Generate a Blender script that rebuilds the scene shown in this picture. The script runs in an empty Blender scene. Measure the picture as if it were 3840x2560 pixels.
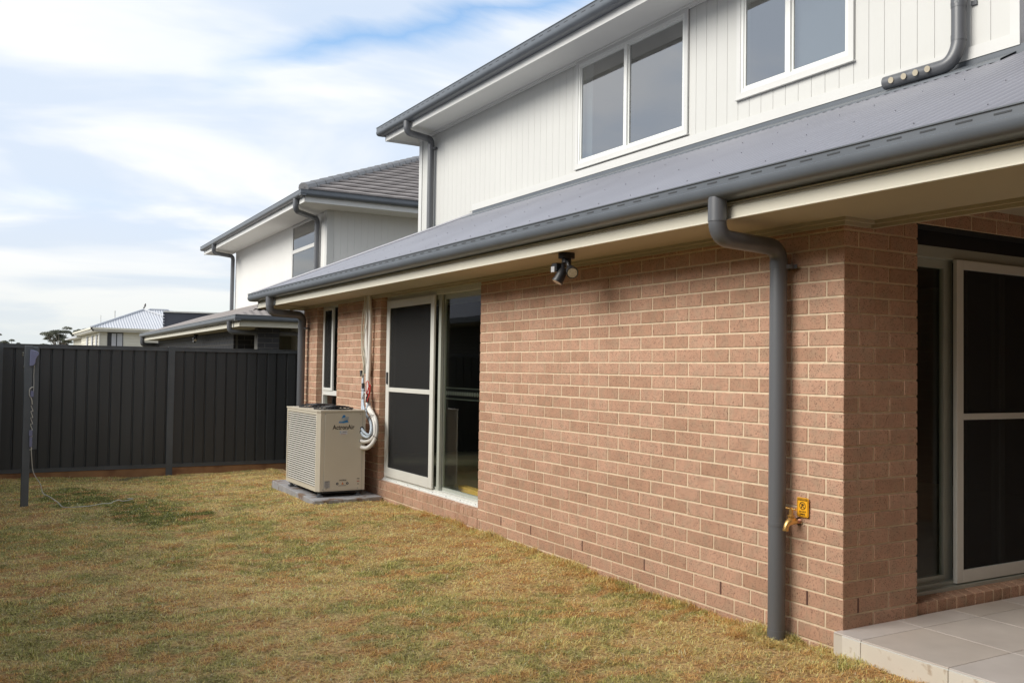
import bpy, math, random
import numpy as np
from mathutils import Vector, Matrix
random.seed(7); rng = np.random.default_rng(11)
S = bpy.context.scene
COL = S.collection
R = math.radians
# ---------------------------------------------------------------- camera
cam = bpy.data.objects.new('camera', bpy.data.cameras.new('camera'))
COL.objects.link(cam); S.camera = cam
CP = Vector((-3.84224, -3.21500, 1.42171))
fw = Vector((0.50268921, 0.86393766, 0.03025347)); rt = Vector((0.86401762, -0.50324855, 0.01464407)); up = Vector((-0.02787658, -0.01877812, 0.99943498))
m = Matrix((rt, up, -fw)).transposed().to_4x4(); m.translation = CP
cam.matrix_world = m
cam.data.sensor_width = 36; cam.data.lens = 32.278
cam.data.clip_end = 2000; cam.data.clip_start = 0.05
S.render.resolution_x = 1024; S.render.resolution_y = 682
# ---------------------------------------------------------------- world, sun, exposure
SUN_EL, SUN_AZ = 33.0, -86.0     # azimuth from +Y towards +X (negative: towards -X)
w = bpy.data.worlds.new('World'); S.world = w; w.use_nodes = True
nt = w.node_tree; N = nt.nodes; L = nt.links
for n in list(N): N.remove(n)
out = N.new('ShaderNodeOutputWorld'); bg = N.new('ShaderNodeBackground'); bg.inputs['Strength'].default_value = 0.13
sky = N.new('ShaderNodeTexSky'); sky.sky_type = 'NISHITA'; sky.sun_disc = False
sky.sun_elevation = R(SUN_EL); sky.sun_rotation = R(SUN_AZ); sky.air_density = 1.0; sky.dust_density = 1.5
tc = N.new('ShaderNodeTexCoord')
sep = N.new('ShaderNodeSeparateXYZ'); L.new(tc.outputs['Generated'], sep.inputs[0])
def M2(op, a, b=None, c=None):
    n = N.new('ShaderNodeMath'); n.operation = op
    for i, v in enumerate((a, b, c)):
        if v is None: continue
        if hasattr(v, 'links'): L.new(v, n.inputs[i])
        else: n.inputs[i].default_value = v
    return n.outputs[0]
zz = M2('MAXIMUM', sep.outputs[2], 0.0)
den = M2('ADD', zz, 0.16)
px_ = M2('DIVIDE', sep.outputs[0], den); py_ = M2('DIVIDE', sep.outputs[1], den)
cmb = N.new('ShaderNodeCombineXYZ'); L.new(px_, cmb.inputs[0]); L.new(py_, cmb.inputs[1])
def cloudnoise(scale, off, detail=7, rough=0.58, dist=0.4):
    mp = N.new('ShaderNodeMapping'); mp.inputs['Location'].default_value = off; mp.inputs['Scale'].default_value = (0.75, 1.25, 1); mp.inputs['Rotation'].default_value = (0, 0, R(25))
    L.new(cmb.outputs[0], mp.inputs[0])
    n = N.new('ShaderNodeTexNoise'); n.inputs['Scale'].default_value = scale; n.inputs['Detail'].default_value = detail
    n.inputs['Roughness'].default_value = rough; n.inputs['Distortion'].default_value = dist
    L.new(mp.outputs[0], n.inputs['Vector']); return n.outputs['Fac']
def ramp(f, p0, c0, p1, c1, interp='EASE'):
    r = N.new('ShaderNodeValToRGB'); r.color_ramp.interpolation = interp
    r.color_ramp.elements[0].position = p0; r.color_ramp.elements[0].color = c0
    r.color_ramp.elements[1].position = p1; r.color_ramp.elements[1].color = c1
    L.new(f, r.inputs[0]); return r.outputs[0]
n1 = cloudnoise(0.9, (3.1, 1.7, 0)); n2 = cloudnoise(2.2, (8.0, 2.0, 0)); n3 = cloudnoise(1.3, (1.0, 5.0, 0), 5, 0.5, 0.5)
# thin bands where the blue shows through: distance to a line in direction space, broken by noise
e1 = M2('SUBTRACT', M2('ADD', sep.outputs[2], M2('MULTIPLY', n2, 0.085)), M2('ADD', M2('MULTIPLY', sep.outputs[0], 0.28), 0.283))
gap = M2('SUBTRACT', 1.0, M2('MINIMUM', M2('MULTIPLY', M2('ABSOLUTE', e1), 40.0), 1.0))
side = M2('MULTIPLY', M2('MINIMUM', M2('MAXIMUM', M2('MULTIPLY', M2('SUBTRACT', sep.outputs[0], 0.18), 9.0), 0.0), 1.0), gap)
cover = ramp(n1, 0.30, (0.88, 0.88, 0.88, 1), 0.50, (1, 1, 1, 1))
cov = M2('MAXIMUM', M2('SUBTRACT', cover, M2('MULTIPLY', side, 0.78)), 0.10)
# cloud colour: blue-grey thin parts to bright white
ccol = ramp(n3, 0.40, (3.45, 3.9, 4.55, 1), 0.62, (4.85, 4.9, 4.95, 1))
hz = M2('MINIMUM', M2('MAXIMUM', M2('MULTIPLY', M2('SUBTRACT', 0.14, sep.outputs[2]), 8.0), 0.0), 1.0)
mixh = N.new('ShaderNodeMixRGB'); L.new(M2('MULTIPLY', hz, 0.75), mixh.inputs[0]); L.new(ccol, mixh.inputs[1]); mixh.inputs[2].default_value = (3.75, 3.9, 3.7, 1)
mix = N.new('ShaderNodeMixRGB'); L.new(cov, mix.inputs[0]); skb = N.new('ShaderNodeMixRGB'); skb.blend_type = 'MULTIPLY'; skb.inputs[0].default_value = 1; L.new(sky.outputs[0], skb.inputs[1]); skb.inputs[2].default_value = (0.95, 1.12, 1.2, 1); L.new(skb.outputs[0], mix.inputs[1]); L.new(mixh.outputs[0], mix.inputs[2])
L.new(mix.outputs[0], bg.inputs['Color']); L.new(bg.outputs[0], out.inputs['Surface'])
sun = bpy.data.objects.new('sun', bpy.data.lights.new('sun', 'SUN')); COL.objects.link(sun)
sun.data.energy = 2.5; sun.data.angle = R(38); sun.data.color = (1, 0.95, 0.87)
sd = Vector((math.sin(R(SUN_AZ)) * math.cos(R(SUN_EL)), math.cos(R(SUN_AZ)) * math.cos(R(SUN_EL)), math.sin(R(SUN_EL))))
sun.rotation_euler = sd.to_track_quat('Z', 'Y').to_euler()
S.view_settings.view_transform = 'Standard'; S.view_settings.look = 'None'; S.view_settings.gamma = 1
S.view_settings.exposure = 0.74; S.view_settings.use_curve_mapping = False
S.render.engine = 'CYCLES'; S.cycles.max_bounces = 8; S.cycles.transparent_max_bounces = 12

# ---------------------------------------------------------------- materials
MATS = {}
def mat(name, col, rough=0.6, metal=0.0, var=0.08, vscale=3.0, bump=0.0, bscale=60.0, spec=0.5, speck=None, col2=None, c2scale=2.0, c2lo=0.45, c2hi=0.65, isl=0.0, streak=False, coat=0.0):
    m = bpy.data.materials.new(name); m.use_nodes = True; t = m.node_tree; n = t.nodes; l = t.links
    p = n['Principled BSDF']; p.inputs['Roughness'].default_value = rough; p.inputs['Metallic'].default_value = metal
    p.inputs['Specular IOR Level'].default_value = spec
    if coat: p.inputs['Coat Weight'].default_value = coat
    g = n.new('ShaderNodeNewGeometry')
    def noise(scale, detail=5, vec=None):
        q = n.new('ShaderNodeTexNoise'); q.inputs['Scale'].default_value = scale; q.inputs['Detail'].default_value = detail
        l.new(vec or g.outputs['Position'], q.inputs['Vector']); return q.outputs['Fac']
    def rmp(f, a, ca, b, cb):
        r = n.new('ShaderNodeValToRGB'); r.color_ramp.elements[0].position = a; r.color_ramp.elements[0].color = ca
        r.color_ramp.elements[1].position = b; r.color_ramp.elements[1].color = cb; l.new(f, r.inputs[0]); return r.outputs[0]
    def mx(f, a, b, bt='MIX'):
        q = n.new('ShaderNodeMixRGB'); q.blend_type = bt
        for i, v in enumerate((f, a, b)):
            if hasattr(v, 'links'): l.new(v, q.inputs[i])
            elif i == 0: q.inputs[0].default_value = v
            else: q.inputs[i].default_value = v
        return q.outputs[0]
    c = (*col, 1)
    if col2: c = mx(rmp(noise(c2scale, 6), c2lo, (0, 0, 0, 1), c2hi, (1, 1, 1, 1)), c, (*col2, 1))
    vec = None
    if streak:
        mp = n.new('ShaderNodeMapping'); mp.inputs['Scale'].default_value = (1, 1, 0.06); l.new(g.outputs['Position'], mp.inputs[0]); vec = mp.outputs[0]
    if var:
        f = noise(vscale, 5, vec); lo, hi = 1 - var, 1 + var
        c = mx(1.0, c, rmp(f, 0.3, (lo, lo, lo, 1), 0.7, (hi, hi, hi, 1)), 'MULTIPLY')
    if isl:
        oi = n.new('ShaderNodeObjectInfo'); a = n.new('ShaderNodeMath'); a.operation = 'ADD'
        l.new(oi.outputs['Random'], a.inputs[0]); l.new(g.outputs['Random Per Island'], a.inputs[1])
        fr = n.new('ShaderNodeMath'); fr.operation = 'FRACT'; l.new(a.outputs[0], fr.inputs[0])
        lo, hi = 1 - isl, 1 + isl
        c = mx(1.0, c, rmp(fr.outputs[0], 0, (lo * 1.0, lo * 0.97, lo * 0.95, 1), 1, (hi, hi * 1.0, hi * 1.03, 1)), 'MULTIPLY')
    if speck:
        q = n.new('ShaderNodeTexVoronoi'); q.inputs['Scale'].default_value = speck[0]; l.new(g.outputs['Position'], q.inputs['Vector'])
        nz = noise(speck[0] * 0.35, 2)
        th = n.new('ShaderNodeMath'); th.operation = 'MULTIPLY'; l.new(nz, th.inputs[0]); th.inputs[1].default_value = speck[1]
        lt = n.new('ShaderNodeMath'); lt.operation = 'LESS_THAN'; l.new(q.outputs['Distance'], lt.inputs[0]); l.new(th.outputs[0], lt.inputs[1])
        ml = n.new('ShaderNodeMath'); ml.operation = 'MULTIPLY'; l.new(lt.outputs[0], ml.inputs[0]); ml.inputs[1].default_value = 0.75
        c = mx(ml.outputs[0], c, (*speck[2], 1))
    if hasattr(c, 'links'): l.new(c, p.inputs['Base Color'])
    else: p.inputs['Base Color'].default_value = c
    if bump:
        b = n.new('ShaderNodeBump'); b.inputs['Strength'].default_value = bump; b.inputs['Distance'].default_value = 0.01
        l.new(noise(bscale, 6), b.inputs['Height']); l.new(b.outputs[0], p.inputs['Normal'])
    MATS[name] = m; return m
BRICK = mat('face_brick', (0.48, 0.292, 0.20), 0.85, var=0.08, vscale=9, isl=0.10, bump=0.25, bscale=140, speck=(120, 0.55, (0.10, 0.05, 0.035)), spec=0.25, col2=(0.435, 0.29, 0.20), c2scale=14)
MORTAR = mat('cream_mortar', (0.70, 0.57, 0.41), 0.95, var=0.10, vscale=25, bump=0.3, bscale=220, spec=0.15)
WEEP = mat('weep_gap', (0.12, 0.06, 0.045), 0.9, var=0)
WHITE = mat('off_white_cladding', (0.555, 0.555, 0.53), 0.55, var=0.02, vscale=1.3)
TRIM = mat('off_white_trim', (0.59, 0.59, 0.57), 0.45, var=0.02, vscale=2)
CREAM = mat('cream_fascia', (0.64, 0.61, 0.51), 0.4, var=0.03, vscale=2, spec=0.5)
SOFF = mat('shaded_soffit_paint', (0.45, 0.40, 0.30), 0.75, var=0.03, vscale=1.5)  # fascia cream made darker and browner: shade under the eaves in the colour
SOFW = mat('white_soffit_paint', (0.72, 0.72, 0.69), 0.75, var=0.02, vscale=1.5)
STEEL = mat('slate_grey_steel', (0.105, 0.118, 0.135), 0.38, metal=0.0, var=0.08, vscale=4, spec=0.6)
PIPE = mat('slate_grey_pipe', (0.105, 0.11, 0.12), 0.36, var=0.2, vscale=7, spec=0.6, streak=True)
ROOF = mat('slate_grey_roof_sheet', (0.235, 0.24, 0.275), 0.42, var=0.07, vscale=1.2, spec=0.55, streak=False)
FLASH = mat('lead_flashing', (0.17, 0.165, 0.165), 0.6, var=0.15, vscale=8, bump=0.3, bscale=20)
FASCUP = mat('pale_fascia', (0.66, 0.66, 0.64), 0.45, var=0.02)
SLOT = mat('slot_dark', (0.05, 0.054, 0.06), 0.8, var=0)
ALU = mat('off_white_aluminium', (0.67, 0.67, 0.62), 0.35, var=0.03, vscale=4, spec=0.5)
ALU2 = mat('sage_aluminium', (0.40, 0.42, 0.37), 0.35, var=0.03, vscale=4, spec=0.5)
ALUW = mat('white_aluminium', (0.74, 0.75, 0.72), 0.3, var=0.02, vscale=4, spec=0.5)
BLACK = mat('black_plastic', (0.018, 0.018, 0.02), 0.4, var=0.1, vscale=20)
FENCE = mat('charcoal_fence_steel', (0.043, 0.047, 0.05), 0.42, var=0.22, vscale=3.5, spec=0.5, streak=True)
FRAIL = mat('charcoal_fence_rail', (0.085, 0.094, 0.102), 0.4, var=0.12, vscale=6, spec=0.5)
SLEEP = mat('treated_pine', (0.30, 0.155, 0.07), 0.85, var=0.2, vscale=5, col2=(0.16, 0.07, 0.035), c2scale=3.5, c2lo=0.5, c2hi=0.7, bump=0.3, bscale=30)
ACM = mat('beige_powdercoat', (0.60, 0.55, 0.45), 0.4, var=0.02, vscale=3)
ACS = mat('pale_louvre', (0.66, 0.63, 0.56), 0.3, var=0.02, vscale=3)
DARK = mat('deep_dark', (0.012, 0.013, 0.014), 0.7, var=0)
CONC = mat('concrete', (0.33, 0.325, 0.33), 0.9, var=0.15, vscale=9, bump=0.5, bscale=45, col2=(0.20, 0.135, 0.095), c2scale=7, c2lo=0.56, c2hi=0.64)
TILE = mat('porcelain_tile', (0.56, 0.515, 0.47), 0.38, var=0.09, vscale=4, col2=(0.52, 0.475, 0.43), c2scale=2.5, isl=0.02, spec=0.45)
RISER = mat('riser_tile', (0.66, 0.62, 0.54), 0.5, var=0.05, vscale=4, col2=(0.38, 0.29, 0.20), c2scale=16, c2lo=0.60, c2hi=0.75, isl=0.02)
GROUT = mat('tile_grout', (0.55, 0.50, 0.43), 0.9, var=0.05)
LAG = mat('white_pipe_lagging', (0.72, 0.70, 0.66), 0.5, var=0.03, vscale=10)
LAGB = mat('bluish_flex_conduit', (0.52, 0.60, 0.68), 0.4, var=0.04, vscale=10)
CABLE = mat('cream_cable', (0.50, 0.45, 0.35), 0.5, var=0.05)
CONDW = mat('grey_white_duct', (0.50, 0.48, 0.41), 0.5, var=0.04)
RED = mat('red_wire', (0.55, 0.04, 0.03), 0.4, var=0.05)
BRASS = mat('brass', (0.72, 0.45, 0.16), 0.33, metal=0.85, var=0.1, vscale=60)
COPPER = mat('copper_pipe', (0.62, 0.30, 0.22), 0.4, metal=0.6, var=0.1, vscale=60)
ORANGE = mat('orange_sign', (0.86, 0.42, 0.02), 0.4, var=0.0)
INK = mat('black_ink', (0.015, 0.015, 0.015), 0.5, var=0)
GREYINK = mat('grey_ink', (0.22, 0.22, 0.23), 0.5, var=0)
REDINK = mat('red_ink', (0.45, 0.10, 0.08), 0.5, var=0)
BLUE = mat('logo_blue', (0.03, 0.22, 0.52), 0.4, var=0)
LBLUE = mat('logo_pale_blue', (0.38, 0.50, 0.60), 0.4, var=0)
PAPER = mat('label_paper', (0.60, 0.60, 0.63), 0.5, var=0.04, vscale=60)
PAPERG = mat('silver_label', (0.42, 0.42, 0.42), 0.4, var=0.08, vscale=120)
LAV = mat('lavender_plastic', (0.22, 0.235, 0.37), 0.4, var=0.03)
POST = mat('blue_grey_post', (0.115, 0.13, 0.145), 0.4, var=0.06, vscale=8)
CORDM = mat('white_cord', (0.55, 0.53, 0.48), 0.7, var=0.08, vscale=30)
ZINC = mat('zinc_bolt', (0.75, 0.72, 0.6), 0.2, metal=1.0, var=0)
LENS = mat('lamp_lens', (0.42, 0.37, 0.27), 0.15, var=0.2, vscale=60, spec=0.8)
SENS = mat('sensor_window', (0.42, 0.42, 0.43), 0.4, var=0.0)
DBRICK = mat('dark_brick', (0.022, 0.022, 0.026), 0.6, var=0.15, vscale=6, isl=0.15)
DMORT = mat('dark_wall_mortar', (0.13, 0.125, 0.115), 0.95, var=0.1, vscale=10)
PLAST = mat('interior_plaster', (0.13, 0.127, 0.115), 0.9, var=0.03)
PLASTL = mat('porch_render', (0.30, 0.30, 0.26), 0.9, var=0.03)
IFLOOR = mat('interior_floor', (0.42, 0.37, 0.27), 0.55, var=0.12, vscale=1.6)
YTIM = mat('yellow_timber', (0.72, 0.42, 0.11), 0.6, var=0.06, vscale=9)
TIMB = mat('raw_timber', (0.42, 0.37, 0.28), 0.7, var=0.1)
RTILE = mat('grey_roof_tile', (0.25, 0.225, 0.215), 0.7, var=0.10, vscale=6, bump=0.2, bscale=40)
RCAP = mat('grey_ridge_cap', (0.22, 0.22, 0.225), 0.6, var=0.06, vscale=5)
NBW = mat('grey_white_cladding', (0.70, 0.695, 0.67), 0.6, var=0.02, vscale=1)
WROOF = mat('pale_metal_roof', (0.47, 0.485, 0.52), 0.4, var=0.03, vscale=0.8)
WBOARD = mat('cream_weatherboard', (0.62, 0.60, 0.52), 0.6, var=0.03, vscale=0.8)
DWALL = mat('charcoal_cladding', (0.05, 0.055, 0.075), 0.6, var=0.06, vscale=1.5)
BIRDM = mat('bird_feathers', (0.10, 0.09, 0.09), 0.8, var=0.2, vscale=30)
BARK = mat('gum_bark', (0.30, 0.26, 0.22), 0.9, var=0.2, vscale=2)
CURT = mat('pale_curtain', (0.42, 0.43, 0.46), 0.8, var=0.05)
SCREEN = None
def glass(name, tint=(0.86, 0.9, 0.88), refl=1.45, rough=0.0, opac=0.0, wob=0.0):
    m = bpy.data.materials.new(name); m.use_nodes = True; t = m.node_tree; n = t.nodes; l = t.links
    for q in list(n): n.remove(q)
    o = n.new('ShaderNodeOutputMaterial'); tr = n.new('ShaderNodeBsdfTransparent'); gl = n.new('ShaderNodeBsdfGlossy')
    tr.inputs[0].default_value = (*tint, 1); gl.inputs['Roughness'].default_value = rough; gl.inputs[0].default_value = (1, 1, 1, 1)
    fr = n.new('ShaderNodeFresnel'); fr.inputs[0].default_value = refl
    gb = n.new('ShaderNodeNewGeometry'); inv = n.new('ShaderNodeMath'); inv.operation = 'SUBTRACT'; inv.inputs[0].default_value = 1; l.new(gb.outputs['Backfacing'], inv.inputs[1])
    mf = n.new('ShaderNodeMath'); mf.operation = 'MULTIPLY'; l.new(fr.outputs[0], mf.inputs[0]); l.new(inv.outputs[0], mf.inputs[1])
    mxs = n.new('ShaderNodeMixShader'); l.new(mf.outputs[0], mxs.inputs[0]); l.new(tr.outputs[0], mxs.inputs[1]); l.new(gl.outputs[0], mxs.inputs[2])
    if wob:
        g = n.new('ShaderNodeNewGeometry'); nz = n.new('ShaderNodeTexNoise'); nz.inputs['Scale'].default_value = 1.2; l.new(g.outputs['Position'], nz.inputs['Vector'])
        b = n.new('ShaderNodeBump'); b.inputs['Strength'].default_value = wob; b.inputs['Distance'].default_value = 0.02; l.new(nz.outputs['Fac'], b.inputs['Height']); l.new(b.outputs[0], gl.inputs['Normal'])
    l.new(mxs.outputs[0], o.inputs[0]); MATS[name] = m; return m
GLASS = glass('door_glass', (0.90, 0.94, 0.91), 1.50, wob=0.05)
WGLASS = glass('upper_window_glass', (0.62, 0.66, 0.66), 4.0, wob=0.06)
DGLASS = glass('far_window_glass', (0.5, 0.55, 0.55), 2.3)
SCREEN = bpy.data.materials.new('fly_screen'); SCREEN.use_nodes = True
_t = SCREEN.node_tree; _p = _t.nodes['Principled BSDF']; _p.inputs['Base Color'].default_value = (0.028, 0.028, 0.028, 1); _p.inputs['Roughness'].default_value = 0.8; _p.inputs['Specular IOR Level'].default_value = 0.2
_tr = _t.nodes.new('ShaderNodeBsdfTransparent'); _mx = _t.nodes.new('ShaderNodeMixShader'); _mx.inputs[0].default_value = 0.62
_t.links.new(_tr.outputs[0], _mx.inputs[1]); _t.links.new(_p.outputs[0], _mx.inputs[2]); _t.links.new(_mx.outputs[0], _t.nodes['Material Output'].inputs[0])
# brick pattern material for walls the camera only meets in reflections
def wallpattern(name, c1, c2, mo, bw=0.24, bh=0.086):
    m = bpy.data.materials.new(name); m.use_nodes = True; t = m.node_tree; n = t.nodes; l = t.links; p = n['Principled BSDF']
    g = n.new('ShaderNodeNewGeometry'); s = n.new('ShaderNodeSeparateXYZ'); l.new(g.outputs['Position'], s.inputs[0])
    a = n.new('ShaderNodeMath'); l.new(s.outputs[0], a.inputs[0]); l.new(s.outputs[1], a.inputs[1]); c = n.new('ShaderNodeCombineXYZ'); l.new(a.outputs[0], c.inputs[0]); l.new(s.outputs[2], c.inputs[1])
    b = n.new('ShaderNodeTexBrick'); l.new(c.outputs[0], b.inputs[0]); b.inputs['Scale'].default_value = 1; b.inputs['Brick Width'].default_value = bw; b.inputs['Row Height'].default_value = bh
    b.inputs['Mortar Size'].default_value = 0.005; b.inputs['Color1'].default_value = (*c1, 1); b.inputs['Color2'].default_value = (*c2, 1); b.inputs['Mortar'].default_value = (*mo, 1)
    l.new(b.outputs[0], p.inputs['Base Color']); p.inputs['Roughness'].default_value = 0.85; MATS[name] = m; return m
BPAT = wallpattern('brick_wall_pattern', (0.42, 0.245, 0.16), (0.38, 0.23, 0.155), (0.6, 0.47, 0.33))
DPAT = wallpattern('dark_brick_pattern', (0.035, 0.033, 0.035), (0.045, 0.042, 0.042), (0.25, 0.24, 0.22))

# ---------------------------------------------------------------- mesh helpers
class MB:
    def __init__(s): s.v = []; s.f = []
    def add(s, vs, fs):
        o = len(s.v); s.v += [tuple(v) for v in vs]; s.f += [tuple(i + o for i in f) for f in fs]; return s
    def box(s, a, b, rot=None, piv=None):
        x0, y0, z0 = [min(p, q) for p, q in zip(a, b)]; x1, y1, z1 = [max(p, q) for p, q in zip(a, b)]
        vs = [Vector(v) for v in ((x0, y0, z0), (x1, y0, z0), (x1, y1, z0), (x0, y1, z0), (x0, y0, z1), (x1, y0, z1), (x1, y1, z1), (x0, y1, z1))]
        if rot is not None:
            c = Vector(piv) if piv is not None else sum(vs, Vector()) / 8; vs = [rot @ (v - c) + c for v in vs]
        return s.add(vs, [(3, 2, 1, 0), (4, 5, 6, 7), (0, 1, 5, 4), (1, 2, 6, 5), (2, 3, 7, 6), (3, 0, 4, 7)])
    def cbox(s, a, b, c=0.003):       # box with every edge chamfered
        a = Vector([min(p, q) for p, q in zip(a, b)]); b = Vector([max(p, q) for p, q in zip(a, b)])
        lo, hi = a, b; V = []; idx = {}
        for sx in (0, 1):
            for sy in (0, 1):
                for sz in (0, 1):
                    q = [(lo, hi)[k][i] for i, k in enumerate((sx, sy, sz))]; sg = [1 if k == 0 else -1 for k in (sx, sy, sz)]
                    for ax in range(3):      # vertex lying on face of axis ax
                        p = list(q)
                        for o in range(3):
                            if o != ax: p[o] += sg[o] * c
                        idx[(sx, sy, sz, ax)] = len(V); V.append(p)
        F = []
        def fk(ax, k):
            o = [i for i in range(3) if i != ax]; r = []
            for u, v in ((0, 0), (1, 0), (1, 1), (0, 1)):
                t = [0, 0, 0]; t[ax] = k; t[o[0]] = u; t[o[1]] = v; r.append(idx[(*t, ax)])
            fl = (ax == 1) ^ (k == 0); return tuple(r[::-1]) if fl else tuple(r)
        for ax in range(3):
            for k in (0, 1): F.append(fk(ax, k))
        for ax in range(3):       # edge along axis ax between faces o0,o1
            o = [i for i in range(3) if i != ax]
            for u in (0, 1):
                for v in (0, 1):
                    t0 = [0, 0, 0]; t0[o[0]] = u; t0[o[1]] = v; t1 = list(t0); t1[ax] = 1
                    F.append((idx[(*t0, o[0])], idx[(*t1, o[0])], idx[(*t1, o[1])], idx[(*t0, o[1])]))
        for sx in (0, 1):
            for sy in (0, 1):
                for sz in (0, 1): F.append(tuple(idx[(sx, sy, sz, a_)] for a_ in range(3)))
        return s.add(V, F)
    def prism(s, poly, p0, ax, ux, uy, length, caps=True):   # poly (a,b) in plane ux,uy swept along ax
        ax, ux, uy, p0 = Vector(ax), Vector(ux), Vector(uy), Vector(p0); n = len(poly)
        vs = [p0 + ux * a + uy * b for a, b in poly] + [p0 + ux * a + uy * b + ax * length for a, b in poly]
        fs = [(i, (i + 1) % n, (i + 1) % n + n, i + n) for i in range(n)]
        if caps: fs += [tuple(range(n))[::-1], tuple(range(n, 2 * n))]
        return s.add(vs, fs)
    def tube(s, pts, r, seg=12, caps=True, rad=None):
        P = [Vector(p) for p in pts]; n = len(P); rings = []; prev = None
        for i in range(n):
            t = (P[min(i + 1, n - 1)] - P[max(i - 1, 0)]).normalized()
            if prev is None:
                a = Vector((0, 0, 1)) if abs(t.z) < 0.9 else Vector((1, 0, 0)); u = t.cross(a).normalized()
            else: u = (prev - t * prev.dot(t)).normalized()
            prev = u; v = t.cross(u); rr = rad[i] if rad else r
            rings.append([P[i] + (u * math.cos(k * 2 * math.pi / seg) + v * math.sin(k * 2 * math.pi / seg)) * rr for k in range(seg)])
        vs = [q for r_ in rings for q in r_]; fs = []
        for i in range(n - 1):
            for k in range(seg): fs.append((i * seg + k, i * seg + (k + 1) % seg, (i + 1) * seg + (k + 1) % seg, (i + 1) * seg + k))
        if caps: fs += [tuple(range(seg))[::-1], tuple(range((n - 1) * seg, n * seg))]
        return s.add(vs, fs)
    def disc(s, c, nrm, r, h, seg=20):
        nrm = Vector(nrm).normalized(); c = Vector(c); return s.tube([c, c + nrm * h], r, seg)
    def build(s, name, m, parent=None, kind=None, smooth=False, loc=None, bevel=0):
        me = bpy.data.meshes.new(name); me.from_pydata(s.v, [], s.f)
        me.update(); import bmesh
        b = bmesh.new(); b.from_mesh(me); bmesh.ops.recalc_face_normals(b, faces=b.faces); b.to_mesh(me); b.free()
        if m: me.materials.append(m)
        if smooth: me.polygons.foreach_set('use_smooth', [True] * len(me.polygons)); me.set_sharp_from_angle(angle=R(40))
        o = bpy.data.objects.new(name, me); COL.objects.link(o)
        if parent: o.parent = parent
        if kind: o['kind'] = kind
        if bevel:
            bv = o.modifiers.new('bevel', 'BEVEL'); bv.width = bevel; bv.segments = 2; bv.limit_method = 'ANGLE'
        return o
def smoothpath(pts, k=6):
    P = [Vector(p) for p in pts]; out = []
    for i in range(len(P) - 1):
        p0 = P[max(i - 1, 0)]; p1 = P[i]; p2 = P[i + 1]; p3 = P[min(i + 2, len(P) - 1)]
        for j in range(k):
            t = j / k; out.append(0.5 * ((2 * p1) + (p2 - p0) * t + (2 * p0 - 5 * p1 + 4 * p2 - p3) * t * t + (3 * p1 - p0 - 3 * p2 + p3) * t ** 3))
    out.append(P[-1]); return out
def elbow(pts, r=0.07, k=7):      # polyline with rounded corners
    P = [Vector(p) for p in pts]; out = [P[0]]
    for i in range(1, len(P) - 1):
        a = (P[i - 1] - P[i]); b = (P[i + 1] - P[i]); d = min(r, a.length * 0.49, b.length * 0.49); a.normalize(); b.normalize()
        s_, e = P[i] + a * d, P[i] + b * d
        for j in range(k + 1):
            t = j / k; out.append((1 - t) ** 2 * s_ + 2 * t * (1 - t) * P[i] + t * t * e)
    out.append(P[-1]); return out
def thing(name, label, cat, loc=(0, 0, 0), group=None, rz=0):
    o = bpy.data.objects.new(name, None); COL.objects.link(o); o.location = loc; o.rotation_euler = (0, 0, rz); o['label'] = label; o['category'] = cat
    o.empty_display_size = 0.1
    if group: o['group'] = group
    return o
def tag(o, label, cat, group=None):
    o['label'] = label; o['category'] = cat
    if group: o['group'] = group
    return o
def inst(name, me, parent, loc, rot=None):
    o = bpy.data.objects.new(name, me); COL.objects.link(o); o.parent = parent; o.location = loc
    if rot: o.rotation_euler = rot
    return o
def text(body, size, m, parent, mw, name='lettering', bold=0.0, sx=1.0):
    cu = bpy.data.curves.new(name, 'FONT'); cu.body = body; cu.size = size; cu.align_x = 'CENTER'; cu.align_y = 'CENTER'; cu.offset = bold; cu.extrude = 0.0006 / 1
    cu.resolution_u = 3
    t = bpy.data.objects.new('tmp', cu); COL.objects.link(t); bpy.context.view_layer.update()
    me = bpy.data.meshes.new_from_object(t.evaluated_get(bpy.context.evaluated_depsgraph_get())); bpy.data.objects.remove(t); bpy.data.curves.remove(cu)
    me.materials.clear(); me.materials.append(m); me.transform(Matrix.Diagonal((sx, 1, 1, 1)))
    o = bpy.data.objects.new(name, me); COL.objects.link(o); o.parent = parent; o.matrix_local = mw; return o
def frame_m(o, x, y, z):       # matrix from origin and axes
    m = Matrix((Vector(x), Vector(y), Vector(z))).transposed().to_4x4(); m.translation = Vector(o); return m

# ---------------------------------------------------------------- ground, lawn
GN = [(rng.uniform(-1, 1, 2) * s, rng.uniform(0, 6.28), a) for s, a in [(1.2, .010)] * 4 + [(4, .006)] * 6 + [(11, .0035)] * 8]
def gz(x, y):
    x = np.asarray(x, float); y = np.asarray(y, float)
    z = -0.10 * np.clip((y - 5.0) / 5.4, 0, 1) - 0.012 * np.clip((y - 1) / 4, 0, 1)
    for k, p, a in GN: z = z + a * np.sin(k[0] * x + k[1] * y + p)
    z = z + 0.02 * np.exp(-((x + 0.12) / 0.15) ** 2) * np.exp(-((y - 1.2) / 1.2) ** 2)
    return z
def gzf(x, y): return float(gz(x, y))
m = mat('far_ground', (0.14, 0.115, 0.06), 0.95, var=0.2, vscale=0.2)
g = MB(); g.add([(-700, -700, -0.16), (700, -700, -0.16), (700, 900, -0.16), (-700, 900, -0.16)], [(0, 1, 2, 3)]); g.build('ground', m, kind='structure')
nx, ny = 110, 330
X, Y = np.meshgrid(np.linspace(-5.2, 0.12, nx), np.linspace(-4.5, 10.62, ny))
Z = gz(X, Y) - 0.004
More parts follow.
